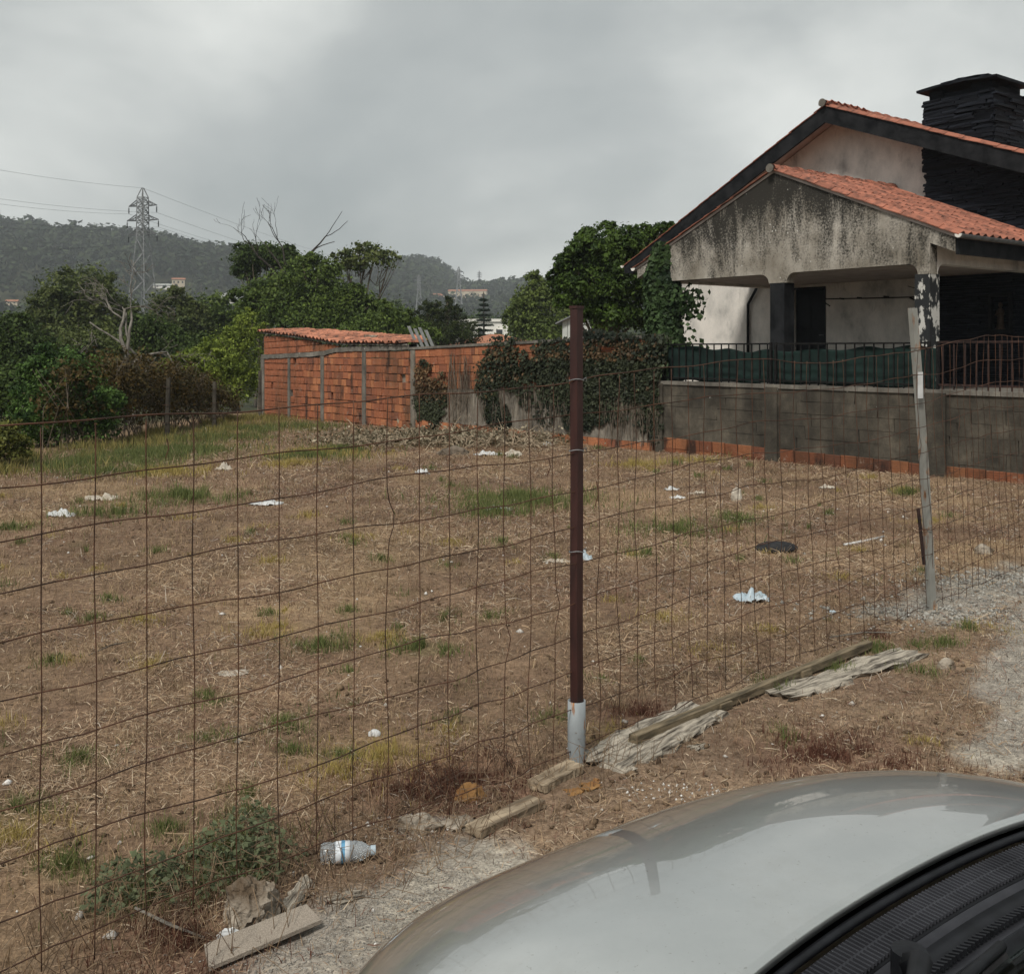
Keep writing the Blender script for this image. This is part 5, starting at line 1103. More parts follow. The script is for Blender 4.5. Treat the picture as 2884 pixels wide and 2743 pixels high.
# bottle
bt = empty('plastic_bottle', gpt(972, 2428), R(8), 'crushed clear plastic bottle with blue and white label', 'bottle')
m, t, b_ = newmat('clear_plastic'); b_.inputs['Base Color'].default_value = (.72, .78, .82, 1); setp(b_, rough=.12, trans=.75, ior=1.3); CLEARP = m
LABEL = basic('bottle_label', (.62, .68, .74), (.75, .77, .78), 30, .5, 0); m, t, b_ = newmat('blue_band'); b_.inputs['Base Color'].default_value = (.10, .28, .45, 1); BLUE = m
def lie(o): o.matrix_local = Matrix.Translation((0, 0, .034)) @ Matrix.Rotation(R(90), 4, 'Y'); return o
lie(MB().lathe([(.0, -.075), (.026, -.078), (.032, -.07), (.033, -.045), (.030, -.04), (.033, -.035), (.033, .03), (.029, .05), (.0295, .053), (.013, .08), (.012, .095), (.0, .096)], 20).build('body', CLEARP, bt, smooth=True))
lie(MB().lathe([(.0336, -.03), (.0342, -.03), (.0342, .015), (.0336, .015)], 20).build('label_wrap', LABEL, bt, smooth=True)); lie(MB().lathe([(.0345, -.012), (.0348, -.012), (.0348, .0), (.0345, .0)], 20).build('label_band', BLUE, bt))
lie(MB().lathe([(.0, .082), (.0155, .082), (.0155, .098), (.0, .1)], 14).build('cap', PLASTIC_B, bt))
# tile sheet
tp = [gpt(575, 2690), gpt(588, 2748), gpt(905, 2618), gpt(862, 2598)]; z_ = [.02, .012, .018, .045]
V = [Vector((q_.x, q_.y, q_.z+h_)) for q_, h_ in zip(tp, z_)]; V += [v+Vector((0, 0, .011)) for v in V]
m, t, b_ = newmat('stippled_tile'); bk = N(t, 'ShaderNodeTexVoronoi', {'Scale': 260.0, 'Vector': N(t, 'ShaderNodeTexCoord').outputs['Object']}); t.links.new(ramp(t, bk.outputs['Distance'], [(.2, (.33, .285, .235)), (.6, (.23, .195, .157))]), b_.inputs['Base Color']); setp(b_, rough=.8); bump(t, b_, bk.outputs['Distance'], .5, .003)
o = MB().add([v-tp[0] for v in V], [(0, 1, 2, 3)[::-1], (4, 5, 6, 7), (0, 1, 5, 4), (1, 2, 6, 5), (2, 3, 7, 6), (3, 0, 4, 7)]).build('floor_tile', m); o.location = tp[0]; tag(o, 'stippled beige floor tile lying tipped at the verge', 'tile')
def plank(name, a, b_, width, thick, mat, label, seed, ragged=.0, lift=0.0, n=18, tilt=0, group=None, cat='plank'):
    rs = random.Random(seed); d = (b_-a); L = d.length; V = []; F = []
    rows = 6; nn = n
    for k in (0, 1):
        for i in range(nn+1):
            for j in range(rows+1):
                u = i/nn; v = j/rows-.5; x = (u-.5)*L
                if i in (0, nn): x += rs.uniform(-1, 1)*ragged*.6
                y = v*width
                if j in (0, rows): y += rs.uniform(-1, 1)*ragged*.25*(1 if rs.random() < .7 else 2)
                V.append((x, y, k*thick+(rs.uniform(-1, 1)*ragged*.06 if k else 0)))
    m1 = rows+1; o2 = (nn+1)*m1
    for i in range(nn):
        for j in range(rows): q_ = i*m1+j; F += [(q_, q_+1, q_+m1+1, q_+m1), (o2+q_, o2+q_+m1, o2+q_+m1+1, o2+q_+1)]
        F += [(i*m1, (i+1)*m1, o2+(i+1)*m1, o2+i*m1), (i*m1+rows, o2+i*m1+rows, o2+(i+1)*m1+rows, (i+1)*m1+rows)]
    for j in range(rows): F += [(j, o2+j, o2+j+1, j+1), (nn*m1+j, nn*m1+j+1, o2+nn*m1+j+1, o2+nn*m1+j)]
    o = obj(name, mesh_from(name, V, F, mat)); c = (a+b_)/2; o.location = (c.x, c.y, c.z+lift-.006); o.rotation_euler = (R(tilt), -math.asin(max(-1, min(1, d.z/L))), math.atan2(d.y, d.x)); tag(o, label, cat, group); return o
wide = plank('rotten_board', gpt(1690, 2160), gpt(1985, 2000), .24, .026, WOOD_GREY, 'splintered grey board beside the pipe sleeve, partly under the long batten', 1, .07)
plank('rotten_board', gpt(2200, 1965), gpt(2560, 1845), .17, .03, WOOD_GREY, 'flaking bleached board lying along the long batten', 2, .09)
bat = plank('batten', gpt(1782, 2105), gpt(2448, 1830),   .044, .036, MOSSY, 'long notched wooden batten lying along the foot of the fence', 3, .004, .022)
for xx in (-.42, .32): MB().box(xx-.045, xx+.045, -.036, -.021, .0, .030).build('notch_block', MOSSY, bat)
plank('plank', gpt(1332, 2358), gpt(1512, 2272), .075, .026, WOOD_TAN, 'short clean plank between the plaster lumps and the car', 4, .006, .014)
plank('plank', gpt(1510, 2232), gpt(1622, 2172), .085, .030, WOOD_TAN, 'short plank with metal edge ending at the pipe sleeve', 5, .01, .014)
plank('splinter', gpt(805, 2580), gpt(872, 2490), .045, .012, WOOD_GREY, 'pointed wood splinter propped beside the mortar lump', 6, .02, .02, tilt=35)
plank('bark_chip', gpt(1600, 2232), gpt(1640, 2222), .05, .008, OCHRE, 'small rusty bark chip below the pipe sleeve', 7, .02, .003, 6)
plank('bark_chip', gpt(1640, 2222), gpt(1690, 2212), .045, .008, OCHRE, 'curled brown bark chip to the right of a rustier chip', 8, .02, .01, 6, 15)
plank('bark_piece', gpt(930, 2540), gpt(1010, 2525), .05, .01, WOOD_GREY, 'dark flake of rotten wood below the clear bottle', 9, .03, .004, 6)
plank('wood_scrap', gpt(1830, 2130), gpt(1880, 2110), .05, .02, WOOD_GREY, 'broken chunk of wood in front of the splintered board', 10, .04, 0, 6)
plank('wood_scrap', gpt(1950, 2110), gpt(1985, 2100), .04, .015, WOOD_GREY, 'dark wood crumb below the middle of the batten', 11, .03, 0, 6)
for k, (a, b_, lb) in enumerate((((380, 2605), (575, 2660), 'long dry stalk reaching to the tipped tile'), ((2330, 1800), (2530, 1790), 'thin pale stick at the far end of the batten'), ((250, 1850), (370, 1815), 'dark twig on the bare earth of the field'))):
    a, b_ = gpt(*a), gpt(*b_); o = MB().tube([a+Vector((0, 0, .05 if k == 0 else .01)), a.lerp(b_, .5)+Vector((0, 0, .03)), b_+Vector((0, 0, .02))], [.004, .005, .003], 5).build('stick', [DEADWOOD, DEADWOOD, BARK][k]); tag(o, lb, 'stick')

# ================================================================== ground cover
def in_field(x, y): return (x > -8.75) & ((x-PL[0])*WNV[0]+(y-PL[1])*WNV[1] < -.12) & (y < 33.5) & ((x-HA[0])*HN[0]+(y-HA[1])*HN[1] < -1.95)
CARTH = 2.249; CF = np.array((math.cos(CARTH), math.sin(CARTH))); CR = np.array((math.sin(CARTH), -math.cos(CARTH))); CARO = 1.132*CR
def under_car(x, y):
    f = (x-CARO[0])*CF[0]+(y-CARO[1])*CF[1]; v = (x-CARO[0])*CR[0]+(y-CARO[1])*CR[1]; return (f < 1.2) & (np.abs(v) < .7)
CLEAR = [(gpt(1690, 2160), gpt(1985, 2000), .14), (gpt(2200, 1965), gpt(2560, 1845), .11), (gpt(1782, 2105), gpt(2448, 1830), .04), (gpt(1332, 2358), gpt(1512, 2272), .07), (gpt(1510, 2232), gpt(1622, 2172), .07), (gpt(620, 2700), gpt(860, 2620), .07), (gpt(1600, 2230), gpt(1690, 2215), .05)]
def sample_ground(n, y0=1.7, y1=33.5, p=1.75, ulim=.68):
    yy = np.linspace(y0, y1, 2000); pdf = yy*np.minimum(1, (4/yy))**p; cdf = np.cumsum(pdf); cdf /= cdf[-1]
    y = np.interp(RNG.random(n), cdf, yy); x = RNG.uniform(-ulim, ulim, n)*y; k = in_field(x, y) & ~under_car(x, y)
    for a, b_, r in CLEAR: k &= segd(x, y, a, b_) > r
    return x[k], y[k]
PAL = 1.5*np.array([(.255, .184, .118), (.33, .268, .195), (.185, .125, .084), (.125, .072, .052), (.255, .222, .184), (.05, .034, .026)])
def straw(n):
    x, y = sample_ground(n); bare = 1-sstep(.40, .56, fbm(x*1.3, y*.9, 4, 77)); keep = RNG.random(len(x)) > np.maximum(np.maximum(.85*grey_mask(x, y), .55*(fence_d(x, y) < -.05)), .86*bare); x, y = x[keep], y[keep]; n = len(x)
    reg = fbm(x*.8, y*.8, 3, 21); base = np.clip((reg-.3)*2.4, 0, 1)
    pi = np.where(RNG.random(n) < base, RNG.choice([0, 1, 0, 2], n), RNG.choice([2, 3, 4, 5, 3, 2], n)); col = PAL[pi]*(.7+.6*RNG.random((n, 1)))
    sc = np.clip(y/4.5, .8, 5)**.75; L = RNG.uniform(.010, .048, n)*(1+1.5*(RNG.random(n) < .10))*sc**.85; W = RNG.uniform(.0013, .0033, n)*sc
    a = RNG.random(n)*2*np.pi; el = RNG.normal(size=n)*.28+.08; d = np.stack([np.cos(a)*np.cos(el), np.sin(a)*np.cos(el), np.sin(el)], 1)
    s = np.stack([-np.sin(a), np.cos(a), RNG.normal(size=n)*.5], 1)*W[:, None]/2; c = np.stack([x, y, gz(x, y)+.006+np.abs(np.sin(el))*L*.45+.006*RNG.random(n)], 1); bend = np.zeros((n, 3)); bend[:, 2] = L*RNG.uniform(-.05, .16, n)
    h = d*L[:, None]/2; V = np.stack([c-h-s, c-h+s, c+s*.9+bend, c-s*.9+bend, c+h+s*.4, c+h-s*.4], 1).reshape(-1, 3); i = np.arange(n)[:, None]*6
    Q = np.concatenate([i+np.array([0, 1, 2, 3]), i+np.array([3, 2, 4, 5])]); o = obj('straw_litter', np_mesh('straw_litter', V, Q, GRASS, np.repeat(col, 6, 0))); tag(o, 'mown straw and dry stalks scattered over the field', 'straw', kind='stuff')
straw(500000)
def blades(name, x, y, H, W, col, label, cat='grass', lean_=.45):
    n = len(x); a = RNG.random(n)*2*np.pi; l = RNG.random(n)*lean_; d = np.stack([np.cos(a)*l, np.sin(a)*l, np.ones(n)], 1); d /= np.linalg.norm(d, axis=1)[:, None]
    b2 = RNG.random(n)*2*np.pi; s = np.stack([np.cos(b2), np.sin(b2), np.zeros(n)], 1)*W[:, None]/2; c = np.stack([x, y, gz(x, y)-.008], 1)
    mid = c+d*H[:, None]*.55; tip = mid+(d+np.stack([np.cos(a), np.sin(a), -np.ones(n)*.3], 1)*(l*.9)[:, None])*H[:, None]*.45
    V = np.stack([c-s, c+s, mid+s*.8, mid-s*.8, tip+s*.1, tip-s*.1], 1).reshape(-1, 3); i = np.arange(n)[:, None]*6
    Q = np.concatenate([i+np.array([0, 1, 2, 3]), i+np.array([3, 2, 4, 5])]); o = obj(name, np_mesh(name, V, Q, GRASS, np.repeat(col, 6, 0))); tag(o, label, cat, kind='stuff'); return o
x, y = sample_ground(155000, p=1.6); k = RNG.random(len(x)) > .85*grey_mask(x, y); x, y = x[k], y[k]; n = len(x); reg = np.clip((fbm(x*.7, y*.7, 3, 33)-.3)*2.2, 0, 1)[:, None]
col = (np.array((.17, .095, .062))*(1-reg)+np.array((.38, .272, .165))*reg)*(.5+.9*RNG.random((n, 1))); sc = np.clip(y/5, .8, 5)**.75
near = np.clip(1-np.abs(fence_d(x, y)-.25)/.5, 0, 1)
blades('dry_stubble', x, y, RNG.uniform(.015, .06, n)*sc**.6*(1+1.3*near*(y < 4.3)), RNG.uniform(.0015, .0035, n)*sc, col, 'short dry grass stubble standing all over the field', lean_=.8)
def patch_blades(lst, dens, hmin, hmax, wmin, wmax, c0, c1, name, label):
    X = []; Yv = []; Hs = []; Ws = []
    for p, r, s in lst:
        sc = max(.9, p.y/4.5)**.8; n = int(min(14000, dens*s*math.pi*r*r/sc**1.7)+60); a = RNG.random(n)*2*np.pi; rr = r*np.minimum(np.abs(RNG.normal(size=n))*.75, 2.2)
        x = p.x+np.cos(a)*rr; y = p.y+np.sin(a)*rr; cl_ = fbm(x*11/sc, y*11/sc, 3, 17)-.10*np.hypot(x-p.x, y-p.y)/r > .40; x, y = x[cl_], y[cl_]; n = len(x); k = in_field(x, y); x, y = x[k], y[k]; n = len(x)
        X.append(x); Yv.append(y); Hs.append(RNG.uniform(hmin, hmax, n)*min(sc, 3)**.55*min(1, .55+r)); Ws.append(RNG.uniform(wmin, wmax, n)*sc)
    x, y = np.concatenate(X), np.concatenate(Yv); n = len(x); t_ = RNG.random((n, 1)); blades(name, x, y, np.concatenate(Hs), np.concatenate(Ws), (np.array(c0)*(1-t_)+np.array(c1)*t_), label)
patch_blades(GREENp, 15000, .015, .10, .0018, .0042, (.06, .085, .026), (.19, .21, .075), 'green_grass', 'patches of fresh green grass in the dry field')
patch_blades(YELp, 9000, .03, .08, .0018, .0038, (.24, .19, .055), (.46, .36, .13), 'yellow_grass', 'tufts of yellowed grass in the dry field')
patch_blades(REDp, 15000, .02, .07, .002, .004, (.07, .028, .02), (.16, .075, .05), 'reddish_weeds', 'low reddish-brown weeds by the fence')
# extra green verge grass at the far-left edge of the field
n = 26000; yy = RNG.uniform(15, 33, n); x = -8.4+RNG.exponential(.9, n)*np.interp(yy, [15, 22, 33], [.5, 1, 1.1]); k = in_field(x, yy) & (fbm(x*1.5, yy*.8, 3, 19) > .47); x, y = x[k], yy[k]; n = len(x); t_ = RNG.random((n, 1))
blades('verge_grass', x, y, RNG.uniform(.05, .24, n)*(.4+1.2*fbm(x*2, y*2, 2, 5)), RNG.uniform(.006, .016, n), np.array((.07, .082, .024))*(1-t_)+np.array((.34, .28, .10))*t_, 'longer green and yellow grass along the hedge side of the field')
# leafy weeds near the fence foot
P = []
for px, py, r, nn in ((670, 2400, .15, 480), (640, 2470, .19, 520), (390, 2500, .13, 340), (700, 2330, .09, 120), (330, 2560, .1, 160), (760, 2440, .12, 160), (520, 2500, .16, 160)):
    c = gpt(px, py); a = RNG.random(nn)*2*np.pi; rr = r*np.sqrt(RNG.random(nn)); P.append(np.stack([c.x+np.cos(a)*rr, c.y+np.sin(a)*rr, c.z+.01+RNG.random(nn)*.11*(1-rr/r*.6)], 1))
P = np.concatenate(P); n = len(P); V, Q, cc = leaf_geo(P, RNG.uniform(.012, .03, n), rand_unit(n)*.8+np.array((0, 0, 1)), np.array((.09, .105, .055))*(.6+1.1*RNG.random((n, 1))), .6)
o = obj('broadleaf_weeds', np_mesh('broadleaf_weeds', V, Q, LEAF, cc)); tag(o, 'low broad-leaved weeds along the fence foot', 'weeds', kind='stuff')
# dark tangled dry stems by the near fence
P0, P1_ = [], []
mb = MB()
for k in range(900):
    if k < 650: c = fq(random.uniform(-2.6, .2), 0, random.uniform(-.25, .25))
    else: c = fq(random.uniform(0.2, 3.6), 0, random.uniform(.08, .6))
    z = gz1(c.x, c.y); a = random.uniform(0, 6.28); h_ = random.uniform(.03, .16); l = random.uniform(.04, .14); m2 = Vector((c.x+math.cos(a)*l*.5+random.uniform(-.02, .02), c.y+math.sin(a)*l*.5, z+h_*.8)); mb.tube([(c.x, c.y, z-.01), m2, (m2.x+math.cos(a+.6)*l, m2.y+math.sin(a+.6)*l, z+h_*random.uniform(.2, 1.1))], [.0016, .0013, .0008], 3, caps=False)
tag(mb.build('dry_stems', basic('dry_stem', (.05, .028, .02), (.22, .155, .095), 2, .9, 0), None), 'tangled dry weed stems along the foot of the fence', 'weeds', kind='stuff')
# gravel and rubble crumbs
def pebbles(n, name, label, pts, smin, smax, c0, c1):
    base_, F = jbox(3, .0); oct_ = np.array([(0, 0, .5), (.5, 0, 0), (0, .5, 0), (-.5, 0, 0), (0, -.5, 0), (0, 0, -.5)]); T = np.array([(0, 1, 2), (0, 2, 3), (0, 3, 4), (0, 4, 1), (5, 2, 1), (5, 3, 2), (5, 4, 3), (5, 1, 4)])
    n = len(pts); s = np.exp(RNG.uniform(np.log(smin), np.log(smax), n)); V = oct_[None]*(.7+.6*RNG.random((n, 6, 1)))*s[:, None, None]*(.6+.7*RNG.random((n, 1, 3))); a = RNG.random(n)*6.28
    X = V[..., 0]*np.cos(a)[:, None]-V[..., 1]*np.sin(a)[:, None]; Y_ = V[..., 0]*np.sin(a)[:, None]+V[..., 1]*np.cos(a)[:, None]
    V = np.stack([X+pts[:, 0:1], Y_+pts[:, 1:2], V[..., 2]*.7+gz(pts[:, 0], pts[:, 1])[:, None]+s[:, None]*.15], -1).reshape(-1, 3); Q = (T[None]+np.arange(n)[:, None, None]*6).reshape(-1, 3); t_ = RNG.random((n, 1)); col = np.repeat(np.array(c0)*(1-t_)+np.array(c1)*t_, 6, 0)
    o = obj(name, np_mesh(name, V, Q, FOREST, col)); tag(o, label, 'gravel', kind='stuff')
pts = []
for a, b_, r in GREY_SEGS:
    L = (b_-a).length; n = int(14000*L*r*2); t_ = RNG.random(n)[:, None]; pts.append(np.array(a)[None, :2]*(1-t_)+np.array(b_)[None, :2]*t_+RNG.normal(size=(n, 2))*r*.6)
pts = np.concatenate(pts); pebbles(0, 'gravel', 'grey gravel and crumbled mortar beside the fence and car', pts, .0025, .009, (.20, .187, .168), (.40, .375, .335))
c = gpt(2625, 1730); pts = np.array((c.x, c.y))+RNG.normal(size=(900, 2))*np.array((.34, .18)); c2 = gpt(2810, 1640); pts = np.concatenate([pts, np.array((c2.x, c2.y))+RNG.normal(size=(1500, 2))*np.array((.4, .28))]); pebbles(0, 'rubble_crumbs', 'grey mortar crumbs heaped round the foot of the leaning post', pts, .006, .042, (.20, .193, .175), (.42, .405, .365))
c = gpt(1930, 2225); pts = np.array((c.x, c.y))+RNG.normal(size=(110, 2))*np.array((.14, .06)); c = gpt(1160, 2330); pts = np.concatenate([pts, np.array((c.x, c.y))+RNG.normal(size=(120, 2))*np.array((.09, .05))]); pebbles(0, 'plaster_crumbs', 'white plaster crumbs near the planks and the car bonnet', pts, .004, .018, (.55, .53, .5), (.8, .79, .76))
x, y = sample_ground(2600, p=1.2); k = RNG.random(len(x)) < np.where(y > 8, .35, .25); pebbles(0, 'field_specks', 'pale specks of plaster and paper strewn through the field', np.stack([x[k], y[k]], 1), .008, .05, (.35, .32, .28), (.75, .73, .70))
x, y = sample_ground(16000, p=1.5); k = (fbm(x*1.6, y*1.6, 3, 55) > .47) & (grey_mask(x, y) < .3); pebbles(0, 'clods', 'crumbly brown clods of earth lying through the field', np.stack([x[k], y[k]], 1), .006, .045, (.07, .048, .032), (.22, .155, .10))
cx0, cy0 = sample_ground(2700, p=1.3); X = []; Yv = []
for a, b_ in zip(cx0, cy0): n = int(RNG.integers(14, 60)); r_ = RNG.uniform(.02, .09)*max(1, b_/6)**.6; X.append(a+RNG.normal(size=n)*r_); Yv.append(b_+RNG.normal(size=n)*r_)
x, y = np.concatenate(X), np.concatenate(Yv); k = in_field(x, y) & (grey_mask(x, y) < .4) & ~under_car(x, y); x, y = x[k], y[k]; n = len(x); sc = np.clip(y/5, .8, 5)**.75; t_ = np.repeat(RNG.random(len(cx0)), [len(q_) for q_ in X])[k][:, None]
blades('dead_grass_tufts', x, y, RNG.uniform(.02, .085, n)*sc**.5, RNG.uniform(.0015, .0035, n)*sc, (np.array((.11, .072, .045))*(1-t_)+np.array((.40, .30, .185))*t_)*(.6+.8*RNG.random((n, 1))), 'ragged tufts of dead grass across the field', lean_=1.3)
# brush pile at the wall
bp = empty('brush_pile', gpt(1190, 1252), 0, 'heap of pale dried uprooted weeds at the foot of the brick wall', 'brush pile'); bo = bp.location; mb = MB(); P = []
for k in range(260):
    px = random.choice([random.gauss(1090, 70), random.gauss(1280, 70), random.gauss(1480, 40)]); c = gpt(px, random.uniform(1240, 1275)); a = random.uniform(0, 6.28); pts = [Vector((0, 0, 0))]; d = Vector((math.cos(a), math.sin(a), random.uniform(0, .8)))
    for j in range(4): pts.append(pts[-1]+d*random.uniform(.06, .16)); d = (d+Vector((random.gauss(0, .5), random.gauss(0, .5), random.gauss(-.15, .4)))).normalized()
    z = random.uniform(0, .22); mb.tube([v+c-bo+Vector((0, 0, z)) for v in pts], [.012, .010, .008, .006, .004], 4)
mb.build('stalks', WOOD_TAN, bp)['kind'] = 'stuff'
for cx_, n in ((1090, 2600), (1290, 2600), (1480, 900), (1180, 900)):
    c = gpt(cx_, 1252); P.append(np.array(c)+RNG.normal(size=(n, 3))*np.array((.75, .45, .0))+np.stack([np.zeros(n), np.zeros(n), np.abs(RNG.normal(size=n))*.13+.03], 1))
P = np.concatenate(P); P[:, 2] += gz(P[:, 0], P[:, 1])-bo.z-(P[:, 2]*0); P[:, 2] -= np.repeat([gpt(a, 1252).z-bo.z for a, _ in ((1090, 0), (1290, 0), (1480, 0), (1180, 0))], [2600, 2600, 900, 900])+bo.z; k = in_field(P[:, 0], P[:, 1]); P = P[k]; n = len(P)
t_ = RNG.random((n, 1))**2; V, Q, cc = leaf_geo(P-np.array((bo.x, bo.y, bo.z))+np.array((0, 0, bo.z)), RNG.uniform(.05, .13, n), rand_unit(n)+np.array((0, 0, .5)), np.array((.085, .066, .034))*(1-t_)+np.array((.46, .40, .29))*t_, .4); obj('dry_leaves', np_mesh('dry_leaves', V, Q, LEAF, cc), bp)['kind'] = 'stuff'

# ================================================================== silver car (local x forward, y to its left)
car = empty('silver_car', (CARO[0], CARO[1], gz1(*CARO)), CARTH, 'silver hatchback with dusty bonnet parked nose-on to the fence', 'car')
CZ = -gz1(*CARO)
def m_paint():
    m, t, b = newmat('silver_paint'); v = mapping(t, (1, 1, 1)); f = noise(t, v, 7, 6, .7)
    t.links.new(ramp(t, f, [(.3, (.52, .54, .53)), (.7, (.60, .615, .60))]), b.inputs['Base Color']); setp(b, metal=.8, rough=.30, coat=1.0, coatr=.04)
    dust = ramp(t, noise(t, v, 5, 9, .8), [(.50, (0, 0, 0)), (.80, (.3, .3, .3))]); spk = ramp(t, noise(t, v, 140, 3, .6), [(.66, (0, 0, 0)), (.74, (.5, .5, .5))])
    bc = b.inputs['Base Color'].links[0].from_socket; bc = mixc(t, dust, bc, (.33, .30, .25)); bc = mixc(t, spk, bc, (.22, .20, .17)); t.links.new(bc, b.inputs['Base Color'])
    g_ = noise(t, v, 3, 6, .7); mr = N(t, 'ShaderNodeMapRange', {'Value': g_, 'From Min': .35, 'From Max': .7, 'To Min': .0, 'To Max': .012}); t.links.new(mr.outputs[0], b.inputs['Coat Roughness']); return m
PAINT = m_paint(); BLACKPL = basic('black_trim', (.004, .0045, .006), (.010, .011, .014), 30, .55, .15, .001); GREYPL = basic('dusty_grey_trim', (.016, .017, .021), (.040, .042, .050), 8, .65, .1)
m, t, b_ = newmat('tinted_glass'); b_.inputs['Base Color'].default_value = (.55, .66, .60, 1); setp(b_, rough=.02, trans=1.0, ior=1.45); GLASS = m
m, t, b_ = newmat('lamp_lens'); b_.inputs['Base Color'].default_value = (.75, .77, .78, 1); setp(b_, rough=.08, metal=.3, coat=1.0); LENS = m
f0, Lh, zc0, dz, Wc, cc_, ns, mp_, pw = .695, .671, 1.004, .239, .794, .222, 3.656, 2.133, 2.084; zbk = .35
def Wf(u): return Wc*(1-.536*max(0, min(1, u))**mp_)
def Zf(u): return zc0-dz*max(0, min(1, u))**pw if u >= 0 else zc0-u*.08
def body(f, a):                        # a in [-pi/2, pi/2], positive to the far (right) side
    u = (f-f0)/Lh; s = math.copysign(abs(math.sin(a))**(2/ns), a); c = abs(math.cos(a))**(2/ns)
    return (f, -Wf(u)*s, zbk+(Zf(u)-zbk)*c+CZ)
A1 = math.asin(.80**(ns/2))
def grid(fn, nu, nv, flip=False):
    V = [fn(i/nu, j/nv) for i in range(nu+1) for j in range(nv+1)]; F = [(i*(nv+1)+j, (i+1)*(nv+1)+j, (i+1)*(nv+1)+j+1, i*(nv+1)+j+1) for i in range(nu) for j in range(nv)]
    return V, ([f[::-1] for f in F] if flip else F)
def a_of(sv): return math.copysign(math.asin(min(1, abs(sv)**(ns/2))), sv)
def fstart(sv): return f0-cc_*(Wc*sv)**2
def hood_fn(i, j):
    sv = -.80+1.6*j; fs_ = fstart(sv); f = fs_+(f0+Lh*.955-fs_)*i; p = body(f, a_of(sv)); return p
V, F = grid(hood_fn, 60, 60); hd = obj('bonnet', mesh_from('bonnet', V, F, PAINT, smooth=True), car); so_ = hd.modifiers.new('thickness', 'SOLIDIFY'); so_.thickness = .012; so_.offset = -1
for sg, nm in ((1, 'fender'), (-1, 'fender')):
    def fen_fn(i, j, sg=sg):
        a = A1+.006+(math.pi/2-A1-.006)*j; f = -.15+(f0+Lh*.985+.15)*i; p = body(f, a*sg); return p
    V, F = grid(fen_fn, 50, 24, sg < 0); obj(nm, mesh_from(nm, V, F, PAINT, smooth=True), car)
def liner(i, j): sv = -.79+1.58*j; p = body(fstart(sv)+.02+(f0+Lh*.97-fstart(sv))*i, a_of(sv)); return (p[0], p[1], p[2]-.03)
V, F = grid(liner, 12, 12); MB().add(V, F).build('engine_bay', BLACKPL, car)
# nose: grille panel and bumper, swept round the plan outline
def nose_ring(zf, push): 
    pts = []
    for k in range(25):
        s = -1+2*k/24; w = .56; y = w*math.copysign(abs(s)**.8, s); x = f0+Lh*(1.0)+push-.03-.36*abs(s)**2.6; pts.append((x, y, zf))
    return pts
rows = [(.22, -.06), (.26, -.01), (.42, .015), (.58, .01), (.68, -.02), (.735, -.06)]
V = [(*p[:2], z_+CZ) for z_, pu in rows for p in nose_ring(z_, pu)]; F = [(r_*25+k, r_*25+k+1, (r_+1)*25+k+1, (r_+1)*25+k) for r_ in range(len(rows)-1) for k in range(24)]
obj('bumper', mesh_from('bumper', V, F, PAINT, smooth=True), car); MB().box(f0+Lh-.02, f0+Lh+.028, -.33, .33, .30+CZ, .38+CZ).build('lower_grille', BLACKPL, car); MB().box(f0+Lh+.01, f0+Lh+.034, -.26, .26, .42+CZ, .52+CZ).build('number_plate', PLASTIC_W, car)
def headlamp(sg):
    def fn(i, j):
        f = f0+Lh*(.84+.14*i); u = (f-f0)/Lh; a = A1+.10+(math.pi/2-.30-A1-.10)*j; p = body(f, a*sg); k = 1.008; return (p[0]+.004, p[1]*k+.0, p[2]+.003)
    V, F = grid(fn, 16, 10, sg < 0); o = obj('headlight', mesh_from('headlight', V, F, LENS, smooth=True), car); e_ = [fn(0, j/10) for j in range(11)]+[fn(i/16, 1) for i in range(17)]+[fn(1, 1-j/10) for j in range(11)]+[fn(1-i/16, 0) for i in range(17)]
    MB().tube(e_, .005, 5).build('lamp_gasket', BLACKPL, o)
headlamp(1); headlamp(-1)
# cowl: seal, slotted grille, channel, toothed strip, windscreen
def cowl_pt(v, back, dzc): return (f0-cc_*v*v-back, -v, Zf(0)-.012-.04*abs(v/Wc)**3+dzc+CZ)
vs_ = np.linspace(-.72, .72, 61)
MB().tube([cowl_pt(v, .005, .003) for v in vs_], .0055, 6).build('rubber_seal', BLACKPL, car, smooth=True)
def strip(name, b0, b1, z0, z1, mat):
    V = [cowl_pt(v, b, z) for v in vs_ for b, z in ((b0, z0), (b1, z1))]; F = [(2*i, 2*i+1, 2*i+3, 2*i+2) for i in range(len(vs_)-1)]; o = obj(name, mesh_from(name, V, F, mat, smooth=True), car); md = o.modifiers.new('t', 'SOLIDIFY'); md.thickness = .006; md.offset = -1; return o
cwl = strip('cowl_panel', .010, .072, -.006, -.012, GREYPL); strip('cowl_slot_bed', .016, .060, -.0035, -.0085, BLACKPL); strip('cowl_channel', .072, .096, -.012, -.020, BLACKPL); strip('cowl_lip', .096, .122, -.020, -.014, GREYPL)
for row, (b0, b1) in enumerate(((.017, .036), (.040, .059))):
    mb = MB(); v = -.60
    while v < .62: mb.bar(cowl_pt(v, b0, -.001), cowl_pt(v+.004, b1, -.004), .0026, .006); v += .0074
    mb.build('cowl_louvres', GREYPL, cwl)
mb = MB(); v = -.66
while v < .66: mb.bar(cowl_pt(v, .093, -.014), cowl_pt(v+.002, .104, -.012), .0035, .006); v += .0085
mb.build('drip_teeth', BLACKPL, cwl)
mb = MB()
for b0 in (.037, ): mb.tube([cowl_pt(v, b0+.001, -.002) for v in np.linspace(-.61, .62, 50)], .0022, 5)
mb.build('cowl_rib', GREYPL, cwl)
